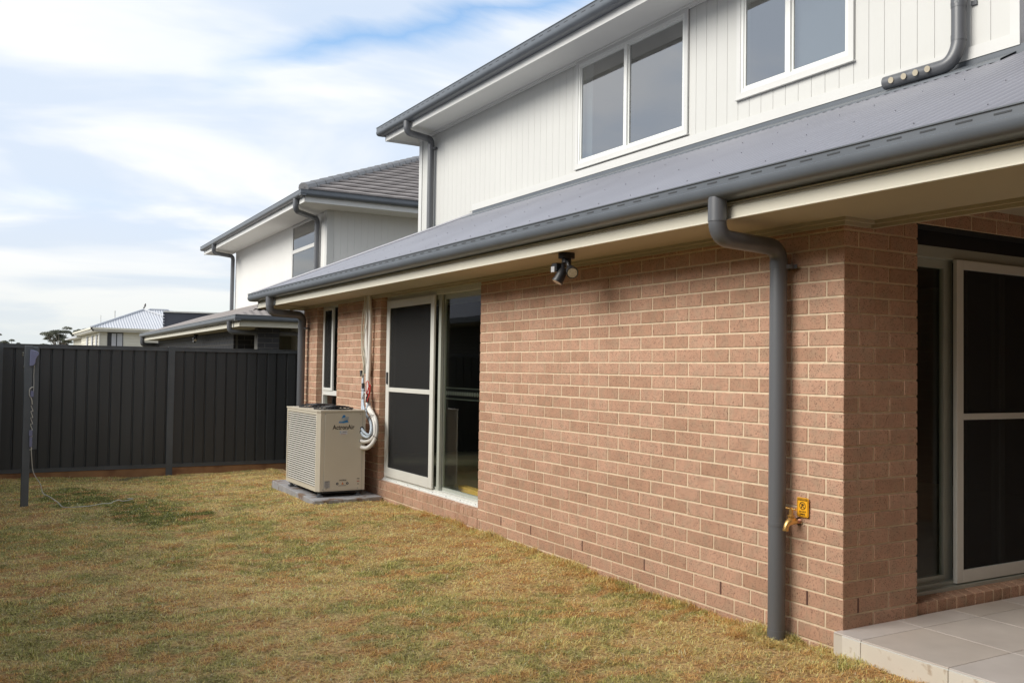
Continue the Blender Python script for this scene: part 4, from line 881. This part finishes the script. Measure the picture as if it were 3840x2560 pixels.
# ---------------------------------------------------------------- security light
def seclight(loc, label, sc=1.0, rz=0):
    s = thing('security_light', label, 'light', loc, 'twin security lights under the eaves', rz); s.scale = (1.1, 1.1, 1.1)
    q = MB(); q.disc((0, 0, 0), (0, 0, -1), .052, .034, 24); q.build('mount', BLACK, s)
    q = MB(); q.tube([(0, 0, -.034), (0, 0, -.06)], .03, 14); q.build('hub', BLACK, s)
    q = MB(); q.tube([(0, .0, -.045), (-.01, -.038, -.06), (-.01, -.045, -.085)], .015, 10); q.tube([(0, 0, -.045), (0, .03, -.06), (0, .035, -.085)], .016, 10); q.build('arm', BLACK, s, smooth=True)
    def lamp(c, d, ln=.085, r0=.024, r1=.034):
        c = Vector(c); d = Vector(d).normalized(); q = MB()
        q.tube([c - d * .01, c, c + d * ln * .5, c + d * ln], 0, 20, rad=[r0 * .6, r0, r1 * .95, r1]); q.tube([c + d * (ln - .004), c + d * (ln + .006)], r1 + .003, 20)
        l_ = q.build('lamp_head', BLACK, s, smooth=True); q = MB(); q.disc(c + d * (ln + .0062), d, r1 * .88, .0015, 20); q.build('lens', LENS, l_)
    lamp((-.005, -.048, -.10), (-.35, -.8, -.38)); lamp((-.0, .03, -.10), (-.45, .15, -.9))
    q = MB(); c = Vector((-.02, .075, -.085)); q.cbox(c - Vector((.028, .028, .028)), c + Vector((.028, .028, .028)), .006); sn = q.build('sensor', BLACK, s)
    q = MB(); q.box(c + Vector((-.034, -.018, -.03)), c + Vector((-.0285, .02, .005))); q.build('sensor_window', SENS, sn); return s
seclight((-.36, 2.04, 2.224), 'black twin lamp security light under the near eave above the brick wall')
seclight((.95, 21.0, 2.19), 'black security light under the lower eave of the neighbouring house')

# ---------------------------------------------------------------- tap and sign
tap = thing('garden_tap', 'brass garden tap on the brick wall beside the grey downpipe', 'tap', (0, .288, .63))
q = MB(); q.tube([(-.001, 0, 0), (-.03, 0, 0)], .013, 12); q.build('inlet_pipe', COPPER, tap, smooth=True)
q = MB(); q.disc((-.0035, 0, 0), (-1, 0, 0), .022, .003, 16); q.build('wall_flange', ZINC, tap)
q = MB(); q.tube(smoothpath([(-.026, 0, 0), (-.05, 0, .004), (-.075, 0, .002), (-.095, .0, -.012), (-.104, 0, -.034)], 5), 0, 14, rad=list(np.interp(np.linspace(0, 1, 21), [0, .15, .45, .75, 1], [.014, .019, .021, .015, .013]))); q.tube([(-.104, 0, -.030), (-.105, 0, -.044)], .0155, 14); q.build('spout', BRASS, tap, smooth=True)
q = MB(); q.tube([(-.064, 0, .012), (-.064, 0, .030)], .017, 6); q.tube([(-.064, 0, .03), (-.064, 0, .036)], .02, 14); q.tube([(-.064, 0, .036), (-.064, 0, .066)], .011, 10); q.build('bonnet', BRASS, tap)
q = MB(); q.tube([(-.064, -.03, .070), (-.064, .03, .070)], .0045, 8); q.tube([(-.066, 0, .062), (-.066, 0, .078)], .008, 10); q.tube([(-.064, -.033, .07), (-.064, -.026, .07)], .007, 8); q.tube([(-.064, .033, .07), (-.064, .026, .07)], .007, 8); q.build('handle', BRASS, tap)
sign = thing('warning_sign', 'small orange rainwater warning sign on the bricks above the brass tap', 'sign', (-.012, .255, .709), rz=0)
def rrect(w_, h, r, n_=5):
    pts = []
    for sx, sy, a0 in ((1, 1, 0), (-1, 1, 90), (-1, -1, 180), (1, -1, 270)):
        for k in range(n_ + 1): a = R(a0 + 90 * k / n_); pts.append((sx * (w_ / 2 - r) + r * math.cos(a), sy * (h / 2 - r) + r * math.sin(a)))
    return pts
def splate(name, pts, m, d0, d1, holes=None):
    q = MB(); q.prism(pts, (-d0, 0, 0), (-1, 0, 0), (0, -1, 0), (0, 0, 1), d1 - d0); return q.build(name, m, sign)
SW, SH = .078, .102
splate('plate', rrect(SW, SH, .008), ORANGE, -.002, .002)
def ring(name, po, pi, m, d0, d1):
    n_ = len(po); q = MB(); f = lambda d, p_: (-d, -p_[0], p_[1])
    vs = [f(d1, p_) for p_ in po] + [f(d1, p_) for p_ in pi] + [f(d0, p_) for p_ in po] + [f(d0, p_) for p_ in pi]
    fs = []
    for i in range(n_):
        j = (i + 1) % n_; fs += [(i, j, n_ + j, n_ + i), (2 * n_ + i, 2 * n_ + j, j, i), (n_ + i, n_ + j, 3 * n_ + j, 3 * n_ + i)]
    q.add(vs, fs); return q.build(name, m, sign)
ring('border', rrect(SW - .007, SH - .007, .006), rrect(SW - .0105, SH - .0105, .005), INK, .002, .0026)
cz = .008
ring('symbol_ring', [(.021 * math.cos(a), cz + .021 * math.sin(a)) for a in np.linspace(0, 2 * math.pi, 29)[:-1]], [(.0175 * math.cos(a), cz + .0175 * math.sin(a)) for a in np.linspace(0, 2 * math.pi, 29)[:-1]], INK, .002, .0027)
splate('symbol_slash', [(-.0145, cz + .0118), (-.0118, cz + .0145), (.0145, cz - .0118), (.0118, cz - .0145)], INK, .002, .0029)
splate('symbol_tap', [(-.004, cz + .003), (.011, cz + .003), (.011, cz + .009), (.003, cz + .009), (.003, cz + .011), (-.003, cz + .011), (-.003, cz + .008), (-.007, cz + .005), (-.008, cz + .0), (-.004, cz + .0)], INK, .002, .0028)
splate('symbol_cup', [(-.011, cz - .003), (-.002, cz - .003), (-.0035, cz - .013), (-.0095, cz - .013)], INK, .002, .0028)
def SM(z, e=.0026): return frame_m((-e, 0, z), (0, -1, 0), (0, 0, 1), (-1, 0, 0))
text('RAINWATER', .0118, INK, sign, SM(.0385), bold=.0002, sx=.95); text('DO NOT', .0118, INK, sign, SM(-.0235), bold=.0002); text('DRINK', .0118, INK, sign, SM(-.037), bold=.0002)

# ---------------------------------------------------------------- clothesline
cl = thing('clothesline', 'folded down clothesline frame on a blue grey post in front of the fence', 'clothesline', (-3.39, 7.43, gzf(-3.39, 7.43)))
o_ = -Vector(cl.location)
def C_(q, name, m, **k): q.v = [tuple(Vector(v) + o_) for v in q.v]; return q.build(name, m, cl, **k)
q = MB(); q.box((-3.424, 7.38, -.2), (-3.352, 7.455, 1.590)); C_(q, 'post', POST, bevel=.004)
q = MB(); q.box((-3.352, 7.40, 1.585), (-3.30, 8.75, 1.61)); q.box((-3.36, 7.3, 1.585), (-3.30, 7.42, 1.605)); C_(q, 'wall_bar', POST) if False else None
q = MB(); q.box((-3.345, 7.43, .53), (-3.29, 7.47, 1.56)); q.box((-3.40, 7.42, 1.52), (-3.30, 7.46, 1.58)); arm = C_(q, 'folded_arm', POST, bevel=.004)
q = MB(); q.prism([(-3.375, 1.548), (-3.345, 1.545), (-3.315, 1.535), (-3.298, 1.52), (-3.298, 1.50), (-3.312, 1.478), (-3.322, 1.455), (-3.327, 1.42), (-3.335, 1.40), (-3.352, 1.385), (-3.378, 1.383)], (0, 7.36, 0), (0, 1, 0), (1, 0, 0), (0, 0, 1), .045); C_(q, 'end_cap', LAV, bevel=.004)
q = MB(); q.tube(smoothpath([(-3.335, 7.38, 1.39), (-3.337, 7.38, 1.30), (-3.334, 7.38, 1.18), (-3.338, 7.38, 1.08)], 4), .0025, 5); C_(q, 'line_cord', CORDM)
q = MB(); q.tube(smoothpath([(-3.34, 7.38, 1.17), (-3.37, 7.37, 1.15), (-3.372, 7.37, 1.09), (-3.35, 7.37, 1.04), (-3.345, 7.37, .99)], 5), .005, 6)
z = .98
for k in range(7): q.tube([(-3.355, 7.37, z), (-3.335, 7.37, z - .055)], .004, 5); q.tube([(-3.335, 7.37, z - .055), (-3.357, 7.37, z - .06)], .004, 5); z -= .065
C_(q, 'coiled_cord', CORDM)
q = MB(); q.box((-3.362, 7.36, 1.07), (-3.335, 7.375, 1.13)); q.box((-3.366, 7.36, .67), (-3.335, 7.375, .73)); q.box((-3.36, 7.36, .56), (-3.335, 7.375, .66)); C_(q, 'cord_grip', LAV)
q = MB()
for x_, z_ in ((-3.437, 1.515), (-3.437, 1.49), (-3.428, 1.375), (-3.422, 1.362)): q.disc((x_, 7.40, z_), (-1, -.6, .2), .007, .008, 8)
C_(q, 'bolt', ZINC)
# soil mound round the post and the loose cord
q = MB(); q.tube(smoothpath([(-3.343, 7.37, .56), (-3.335, 7.36, .45), (-3.315, 7.37, .30), (-3.25, 7.35, .18), (-3.225, 7.33, .09), (-3.17, 7.25, .06), (-3.10, 7.12, .015), (-3.055, 7.02, gzf(-3.055, 7.02) + .02), (-2.95, 6.94, gzf(-2.95, 6.94) + .022), (-2.82, 6.94, gzf(-2.82, 6.94) + .026), (-2.70, 7.02, gzf(-2.7, 7.02) + .028), (-2.62, 7.01, gzf(-2.62, 7.01) + .028), (-2.585, 7.13, gzf(-2.58, 7.13) + .028), (-2.50, 7.30, gzf(-2.5, 7.3) + .03), (-2.50, 7.13, gzf(-2.5, 7.1) + .03), (-2.43, 7.2, gzf(-2.43, 7.2) + .03), (-2.37, 7.31, gzf(-2.37, 7.3) + .03), (-2.415, 7.34, gzf(-2.41, 7.34) + .03)], 6), .0042, 6)
tag(q.build('cord', CORDM, smooth=True), 'loose white cord trailing from the clothesline across the grass', 'cord')

# ---------------------------------------------------------------- things inside the door
yt = MB(); yt.cbox((-.045, -.36, 0), (.045, .36, .055), .004); yo = yt.build('timber_offcut', YTIM); yo.location = (.37, 4.68, .197); yo.rotation_euler = (0, 0, R(-6)); tag(yo, 'yellow timber block on the floor just inside the glass door', 'timber')
rk = thing('rail', 'black rail with a row of white rings standing inside the glass door', 'rail', (.62, 5.4, .195))
q = MB(); q.box((-.01, -1.1, .905), (.03, .60, 1.01)); q.build('rail_bar', BLACK, rk)
q = MB(); q.box((-.014, -1.1, 1.01), (.03, .60, 1.02)); q.box((-.014, -1.1, .893), (.03, .60, .903)); q.build('rail_edge', ALU2, rk)
for y_ in (-1.05, .55): q = MB(); q.box((-.01, y_ - .015, 0), (.02, y_ + .015, .9)); q.build('leg', BLACK, rk)
q = MB(); q.tube([(-.0105, .013 * math.cos(a), .018 * math.sin(a)) for a in np.linspace(0, 2 * math.pi, 13)], .0065, 5, caps=False); ro_ = q.build('ring', ALUW, rk); ro_.location = (-.004, .44, .958)
for k in range(1, 16): inst('ring', ro_.data, rk, (-.004, .44 - .0555 * k, .958))
q = MB(); q.box((-.02, -.012, 0), (.02, .012, 1.6)); bo = q.build('timber_batten', TIMB); bo.location = (.75, 5.02, .195); bo.rotation_euler = (R(9), R(4), 0); tag(bo, 'thin timber batten leaning beside the ringed rail indoors', 'timber')

# ---------------------------------------------------------------- neighbouring house
NBL = Vector((2.41, 15.27, 0)); nb = thing('house', 'neighbouring two storey house with grey white boards and a tiled hip roof', 'house', NBL, rz=-R(1.2))
Zs = 4.69
q = MB(); q.box((0, 0, 1.5), (6, 8.65, Zs + .05)); nbw = q.build('upper_wall', NBW, nb)
NWN = (1.05, 2.45); # window y range set below
k = 0; xx = .14
while xx < 3.2:
    q = MB(); q.box((xx + .0015, -.004, 2.2), (xx + .1485, 0.0, Zs)); q.build('cladding_board', NBW, nbw); xx += .15
yy = .14
WY0, WY1, WZ0, WZ1 = .72, 2.60, 3.38, Zs - .02
while yy < 8.5:
    segs = [(2.2, Zs)]
    if yy + .144 > WY0 and yy < WY1: segs = [(2.2, WZ0)]
    for a, b_ in segs: q = MB(); q.box((-.006, yy + .003, a), (0, yy + .147, b_)); q.build('cladding_board', NBW, nbw)
    yy += .15
q = MB(); q.box((-.014, -.014, 2.2), (.13, -.0005, Zs)); q.box((-.014, 0, 2.2), (-.0005, .13, Zs)); q.build('corner_board', TRIM, nb)
q = MB()
for a, b_ in (((WY0, WZ0), (WY1, WZ0 + .07)), ((WY0, WZ1 - .05), (WY1, WZ1)), ((WY0, WZ0 + .07), (WY0 + .09, WZ1 - .05)), ((WY1 - .09, WZ0 + .07), (WY1, WZ1 - .05)), ((WY0 + .09, 4.02), (WY1 - .09, 4.10))): q.box((-.03, a[0], a[1]), (.02, b_[0], b_[1]))
nw_ = q.build('window', TRIM, nb)
q = MB(); q.box((-.018, WY0 + .08, WZ0 + .06), (-.012, WY1 - .08, WZ1 - .04)); q.build('pane', DGLASS, nw_)
q = MB(); q.box((-.010, WY0 + .05, WZ0 + .03), (-.005, WY1 - .05, WZ1 - .03)); q.build('blind', DARK, nw_)
OV = .70
fascia('fascia', (-OV, -OV, 0), (0, 1, 0), (-1, 0, 0), 8.65 + 1.1 + OV, Zs, Zs + .19, FASCUP, nb, ribs=False); fascia('fascia', (-OV, -OV, 0), (1, 0, 0), (0, -1, 0), 8, Zs, Zs + .19, FASCUP, nb, ribs=False)
gutter('gutter', (-OV, -OV - .11, 0), (0, 1, 0), (-1, 0, 0), 8.65 + 1.1 + OV + .11, Zs + .11, nb, h=.12, slots=False); gutter('gutter', (-OV - .11, -OV, 0), (1, 0, 0), (0, -1, 0), 8, Zs + .11, nb, h=.12, slots=False)
q = MB(); q.box((-OV + .005, -OV + .005, Zs + .004), (0, 9.7, Zs + .014)); q.box((0, -OV + .005, Zs + .004), (7, 0, Zs + .014)); q.build('soffit', SOFW, nb)
# tiled front slope, course by course
TS = .45; e0 = -OV - .04; zt0 = Zs + .24
cw = .30
for k in range(16):
    a0 = k * cw; 
    x_l = e0 + a0; n_ = int((7.5 - x_l) / .075); prof = []
    vs = []; fs = []
    for i in range(n_ + 1):
        x_ = x_l + i * .075; wv = .004 * math.sin(i * .9); y0_ = e0 + a0; z0_ = zt0 + TS * a0
        vs += [(x_, y0_ - .03, z0_ + .050 + wv), (x_, y0_ + cw + .01, z0_ + TS * cw + .012 + wv), (x_, y0_ - .03, z0_ + .012)]
    for i in range(n_): fs += [(3 * i, 3 * i + 3, 3 * i + 4, 3 * i + 1), (3 * i + 2, 3 * i + 5, 3 * i + 3, 3 * i)]
    q = MB(); q.add(vs, fs); q.build('tile_course', RTILE, nb)
q = MB(); q.add([(e0, e0, zt0), (e0, 10, zt0), (e0 + 4.8, 10, zt0 + 4.8 * TS), (e0 + 4.8, e0 + 4.8, zt0 + 4.8 * TS), (8, e0 + 4.8, zt0 + 4.8 * TS), (8, e0, zt0)], [(0, 1, 2, 3), (0, 3, 4, 5)]); q.build('roof_deck', RTILE, nb)
hd = Vector((1, 1, TS)).normalized(); hp = Vector((e0, e0, zt0 + .02))
for k in range(16):
    q = MB(); a = hp + hd * (k * .40); q.tube([a, a + hd * .43], 0, 10, rad=[.112, .100]); q.build('ridge_cap', RCAP, nb)
# downpipes
downpipe([(-OV - .06, -.28, Zs + .12), (-OV - .06, -.28, Zs - .13), (-.08, .45, Zs - .13), (-.08, .47, Zs - .4), (-.08, .47, 2.2)], .055, [], nb, rr=.12)
downpipe([(-OV - .06, 8.0, Zs + .12), (-OV - .06, 8.0, Zs - .12), (-.10, 8.55, Zs - .12), (-.10, 8.58, Zs - .4), (-.10, 8.6, 2.55)], .055, [], nb, rr=.12)
q = MB(); q.tube([(-.2, 8.1, 2.62), (-.2, 9.0, 2.60)], .06, 12); q.build('spreader_pipe', CONDW, nb)
# lower storey of the neighbour: local coordinates
lx0, ly0 = -1.94, -.44; zl = 2.30
fascia('fascia', (lx0 + .11, ly0 + .11, 0), (0, 1, 0), (-1, 0, 0), 14.2, 2.185, 2.36, CREAM, nb); fascia('fascia', (lx0 + .11, ly0 + .11, 0), (1, 0, 0), (0, -1, 0), 7, 2.185, 2.36, CREAM, nb, ribs=False)
gutter('gutter', (lx0 + .108, ly0, 0), (0, 1, 0), (-1, 0, 0), 14.3, 2.295, nb, sp=.16); gutter('gutter', (lx0, ly0 + .11, 0), (1, 0, 0), (0, -1, 0), 7, 2.295, nb, slots=False)
q = MB(); q.box((lx0 + .12, ly0 + .12, 2.19), (lx0 + .75, 13.7, 2.20)); q.box((lx0 + .75, ly0 + .12, 2.19), (5, ly0 + .45, 2.20)); q.box((lx0 + .75, ly0 + .45, 2.36), (5, 4.5, 2.37)); q.build('soffit', SOFF, nb)
def roofC(u, t):
    x0_ = lx0 + .02; xm = min(-.02, x0_ + max(0, u - (ly0 + .02))) if True else 0; x_ = x0_ + (xm - x0_) * t; return (x_, u, 2.40 + .33 * (x_ - x0_)), (-.3, 0, 1)
corr('roof_sheet', roofC, ly0 + .05, 13.8, .15, .012, RTILE, nb, npp=4)
def roofD(u, t):
    y0_ = ly0 + .02; ym = min(-.02, y0_ + max(0, u - (lx0 + .02))); y_ = y0_ + (ym - y0_) * t; return (u, y_, 2.40 + .33 * (y_ - y0_)), (0, -.3, 1)
corr('roof_sheet', roofD, lx0 + .05, 5, .15, .012, RTILE, nb, npp=4)
# wavy lead flashing at the foot of the upper wall
pts = []; q = MB(); vs = []; fs = []
for i in range(21):
    t = i / 20; x_ = -1.05 + t * 2.2; zt_ = 2.62 + .10 * math.sin(min(t * 3, 1) * math.pi / 2) - .05 * math.sin(t * 6) + .03 * t
    vs += [(x_, -.06 - .02 * math.sin(t * 9), zt_), (x_ - .05, ly0 + .10 + .05 * math.sin(t * 7), 2.45)]
fs = [(2 * i, 2 * i + 1, 2 * i + 3, 2 * i + 2) for i in range(20)]; q.add(vs, fs); q.build('lead_flashing', FLASH, nb, smooth=True)
# walls of dark brick under the lower eave: piers with individual bricks
def nbwall(x0, x1, y0, y1, face, zlo=1.2, ztop=2.185, bw=.30, bh=.10, ind=True):
    q = MB(); q.box((x0 + .004, y0 + .004, -.2), (x1 - .004, y1 - .004, ztop)); w_ = q.build('brick_wall', DMORT, nb)
    z = ztop - bh; r = 0
    while z > zlo:
        if face == 'x':
            s = x0 - (bw / 2 if r % 2 else 0)
            while s < x1:
                a, b_ = max(s, x0), min(s + bw - .012, x1)
                if b_ - a > .02: qq = MB(); qq.cbox((a, y0, z + .006), (b_, y0 + .05, z + bh - .006), .003); qq.build('brick', DBRICK, w_)
                s += bw
        else:
            s = y0 - (bw / 2 if r % 2 else 0)
            while s < y1:
                a, b_ = max(s, y0 + (.052 if False else 0)), min(s + bw - .012, y1)
                if b_ - a > .02: qq = MB(); qq.cbox((x0, a, z + .006), (x0 + .05, b_, z + bh - .006), .003); qq.build('brick', DBRICK, w_)
                s += bw
        z -= bh; r += 1
    return w_
nbwall(-1.38, -.94, .05, .35, 'x'); nbwall(-.50 + .08, .55, .03, .4, 'x')  # front piers
nbwall(-1.40, -1.30, 2.2, 13.5, 'y')
nbwall(-1.30, -.4, 2.2, 2.3, 'x')
q = MB(); q.box((-1.3, 2.6, -.2), (5, 2.7, 2.36)); q.box((.6, .3, -.2), (5, .4, 2.19)); q.build('porch_wall', PLASTL, nb)
q = MB(); q.box((-.15, 2.56, 1.2), (.5, 2.6, 1.75)); q.build('porch_door', DARK, nb)
downpipe([(lx0 + .03, .22, 2.30), (lx0 + .03, .22, 2.09), (-.52, .10, 2.08), (-.50, .08, 1.9), (-.50, .08, 0)], .05, [], nb, rr=.10)
downpipe([(lx0 + .05, 13.5, 2.30), (lx0 + .05, 13.5, 2.05), (-1.25, 13.7, 2.05), (-1.25, 13.7, 1.8), (-1.25, 13.7, 0)], .07, [], nb, rr=.10)

# dark parapet building
db = thing('building', 'charcoal walled building with a thin white parapet cap beyond the fence', 'building', (3.33, 40, 0), rz=-R(11))
q = MB(); q.box((0, 0, -.2), (4.5, 6, 3.74)); q.build('wall', DWALL, db)
q = MB(); q.box((-.05, -.05, 3.74), (4.55, 6.05, 3.80)); q.build('parapet_cap', TRIM, db)
for k in range(9): q = MB(); q.box((-.06, -.02, 2.6 + .13 * k), (-.001, .2, 2.6 + .13 * k + .10)); q.build('cladding_end', DWALL, db)

# ---------------------------------------------------------------- far pale house
fh = thing('house', 'far cream house with a pale corrugated metal hip roof', 'house', (4.18, 73, 0))
q = MB(); q.box((0, 0, -.3), (16, 14, 3.8)); fw_ = q.build('wall', WBOARD, fh)
z = 2.4
while z < 3.75:
    q = MB(); q.prism([(0, 0), (-.05, 0), (-.02, .235), (0, .235)], (0, 0, z), (1, 0, 0), (0, 1, 0), (0, 0, 1), 16)
    q.prism([(0, 0), (-.05, 0), (-.02, .235), (0, .235)], (0, 0, z), (0, 1, 0), (1, 0, 0), (0, 0, 1), 14)
    q.build('weatherboard', WBOARD, fw_); z += .24
q = MB(); q.box((-.55, -.55, 3.82), (16.5, 14.5, 3.86)); q.build('soffit', TRIM, fh)
q = MB(); q.box((-.6, -.6, 3.86), (16.6, -.5, 4.08)); q.box((-.6, -.6, 3.86), (-.5, 14.6, 4.08)); q.build('fascia', TRIM, fh)
q = MB(); q.box((-.72, -.72, 3.98), (16.7, -.6, 4.12)); q.box((-.72, -.72, 3.98), (-.6, 14.7, 4.12)); q.build('gutter', WBOARD, fh)
def farroof(x0, y0, x1, y1, zb, sl, run_):
    def f1(u, t):
        d = min(run_, u - x0, x1 - u); return (u, y0 + d * t, zb + sl * d * t), (0, -sl, 1)
    corr('roof_sheet', f1, x0 + .01, x1 - .01, .20, .022, WROOF, fh, npp=4)
    def f2(u, t):
        d = min(run_, u - y0, y1 - u); return (x0 + d * t, u, zb + sl * d * t), (-sl, 0, 1)
    corr('roof_sheet', f2, y0 + .01, y1 - .01, .20, .022, WROOF, fh, npp=4)
farroof(-.7, -.7, 7.9, 8, 4.1, .40, 4.25)
farroof(.4, 3.2, 10.5, 13.8, 4.1, .46, 4.3)
q = MB()
for a, b_ in (((-.7, -.7, 4.13), (3.55, 3.55, 5.83)), ((7.9, -.7, 4.13), (3.65, 3.55, 5.83)), ((.4, 3.2, 4.13), (4.7, 7.5, 6.1)), ((10.5, 3.2, 4.13), (6.2, 7.5, 6.1)), ((4.7, 7.5, 6.1), (6.2, 7.5, 6.1))): q.tube([a, b_], .09, 6)
q.build('ridge_cap', WROOF, fh)
def fwin(x0, x1, z0, z1, face='x', y=0):
    q = MB()
    if face == 'x': q.box((x0, -.08, z0), (x1, -.01, z1))
    else: q.box((-.08, x0, z0), (-.01, x1, z1))
    w_ = q.build('window', BLACK, fh)
    q = MB(); xm = (x0 + x1) / 2
    if face == 'x':
        q.box((x0 + .3, -.10, z0 + .05), (xm + .05, -.081, z1 - .06)); q.box((xm + .13, -.10, z0 + .05), (x1 - .06, -.081, z1 - .06))
    else: q.box((-.10, x0 + .1, z0 + .05), (-.081, x1 - .1, z1 - .06))
    q.build('curtain', CURT, w_)
fwin(.52, 1.64, 2.3, 3.78); fwin(1.2, 2.2, 2.5, 3.6, 'y'); fwin(4.2, 5.4, 2.3, 3.6, 'y'); fwin(8.0, 9.2, 2.3, 3.6, 'y')
q = MB(); q.tube([(-.05, -.12, 0), (-.05, -.12, 3.85)], .07, 8); q.build('downpipe', TRIM, fh)
q = MB(); q.tube([(1.2, 1.6, 4.9), (1.2, 1.6, 5.55)], .05, 8); q.build('vent_pipe', TRIM, fh)
q = MB(); q.tube([(.3, 2.6, 4.5), (.3, 2.6, 5.2)], .035, 8); q.build('vent_pipe', TRIM, fh)
# its lower wing behind at the left
q = MB(); q.box((.3, 14, -.3), (3.0, 26, 3.7)); q.build('rear_wall', WBOARD, fh)
q = MB(); q.box((-.4, 13.9, 3.7), (3.0, 27, 3.85)); q.prism([(-.4, 0), (3.2, 0), (3.2, .9)], (0, 13.9, 3.85), (0, 1, 0), (1, 0, 0), (0, 0, 1), 13); q.build('rear_roof', WROOF, fh)
bird = thing('bird', 'small dark bird perched on the peak of the pale metal roof', 'bird', (7.85, 76.6, 6.0))
q = MB(); q.tube([(0, 0, .02), (.02, 0, .10), (.03, 0, .20), (.05, 0, .27), (.06, 0, .33), (.10, 0, .33)], 0, 10, rad=[.02, .06, .075, .055, .045, .008]); q.build('body', BIRDM, bird, smooth=True)
q = MB(); q.box((-.10, -.015, -.08), (.0, .015, .06)); q.build('tail', BIRDM, bird)

# ---------------------------------------------------------------- trees
LEAF = mat('gum_leaves', (0.17, 0.18, 0.14), 0.7, var=0.35, vscale=0.8, spec=.2)
def gum(x, y, top, half, z0, label, seed, dens=1.0):
    r = np.random.default_rng(seed); t_ = thing('gum_tree', label, 'tree', (x, y, -.16), 'gum trees beyond the fence')
    H = top + .16; q = MB(); q.tube([(0, 0, 0), (.1, 0, H * .3), (-.05, .1, H * .6)], 0, 8, rad=[.22, .17, .10]); cl_ = []
    nb_ = int(22 * dens)
    for k in range(nb_):
        a = r.uniform(0, 6.28); rr = half * math.sqrt(r.uniform(0.02, .85)); zc = z0 + (H - z0) * (r.uniform(.0, .9) if rr > half * .5 else r.uniform(.2, .93)); zc = min(zc, H - .25 - (rr / half) ** 2 * (H - z0) * .35)
        c = Vector((rr * math.cos(a), rr * math.sin(a), zc)); cl_.append(c); q.tube([(0, 0, H * .35), (c.x * .5, c.y * .5, H * .35 + (c.z - H * .35) * .6), tuple(c)], 0, 5, rad=[.08, .05, .02])
    q.build('trunk', BARK, t_)
    vs = []; fs = []
    for c in cl_:
        R0 = r.uniform(.55, .85) * half * .42
        for k in range(260):
            d = r.normal(size=3); d /= np.linalg.norm(d); d[2] = abs(d[2]) * .6 - .1; p_ = np.array(c) + d * R0 * r.uniform(.5, 1.05); s = r.uniform(.06, .13)
            u = r.normal(size=3); u /= np.linalg.norm(u); v = np.cross(u, r.normal(size=3)); v /= np.linalg.norm(v)
            b0 = len(vs); vs += [tuple(p_ - u * s), tuple(p_ + v * s * .5), tuple(p_ + u * s), tuple(p_ - v * s * .5)]; fs.append((b0, b0 + 1, b0 + 2, b0 + 3))
    q = MB(); q.v = vs; q.f = fs; q.build('crown', LEAF, t_)
gum(6.2, 140, 6.9, 2.25, 2.6, 'largest gum tree with rounded clumps beyond the fence, left of the cream house', 5, 2.0)
gum(9.2, 141, 6.7, 1.6, 3.6, 'smaller gum tree half hidden behind the cream house roof', 6)
gum(.0, 140, 4.75, 1.15, 2.9, 'low pair of gum tree crowns just above the fence near the left edge', 8)
gum(-2.2, 138, 5.9, 1.0, 3.6, 'gum tree cut off by the left edge of the picture', 9)
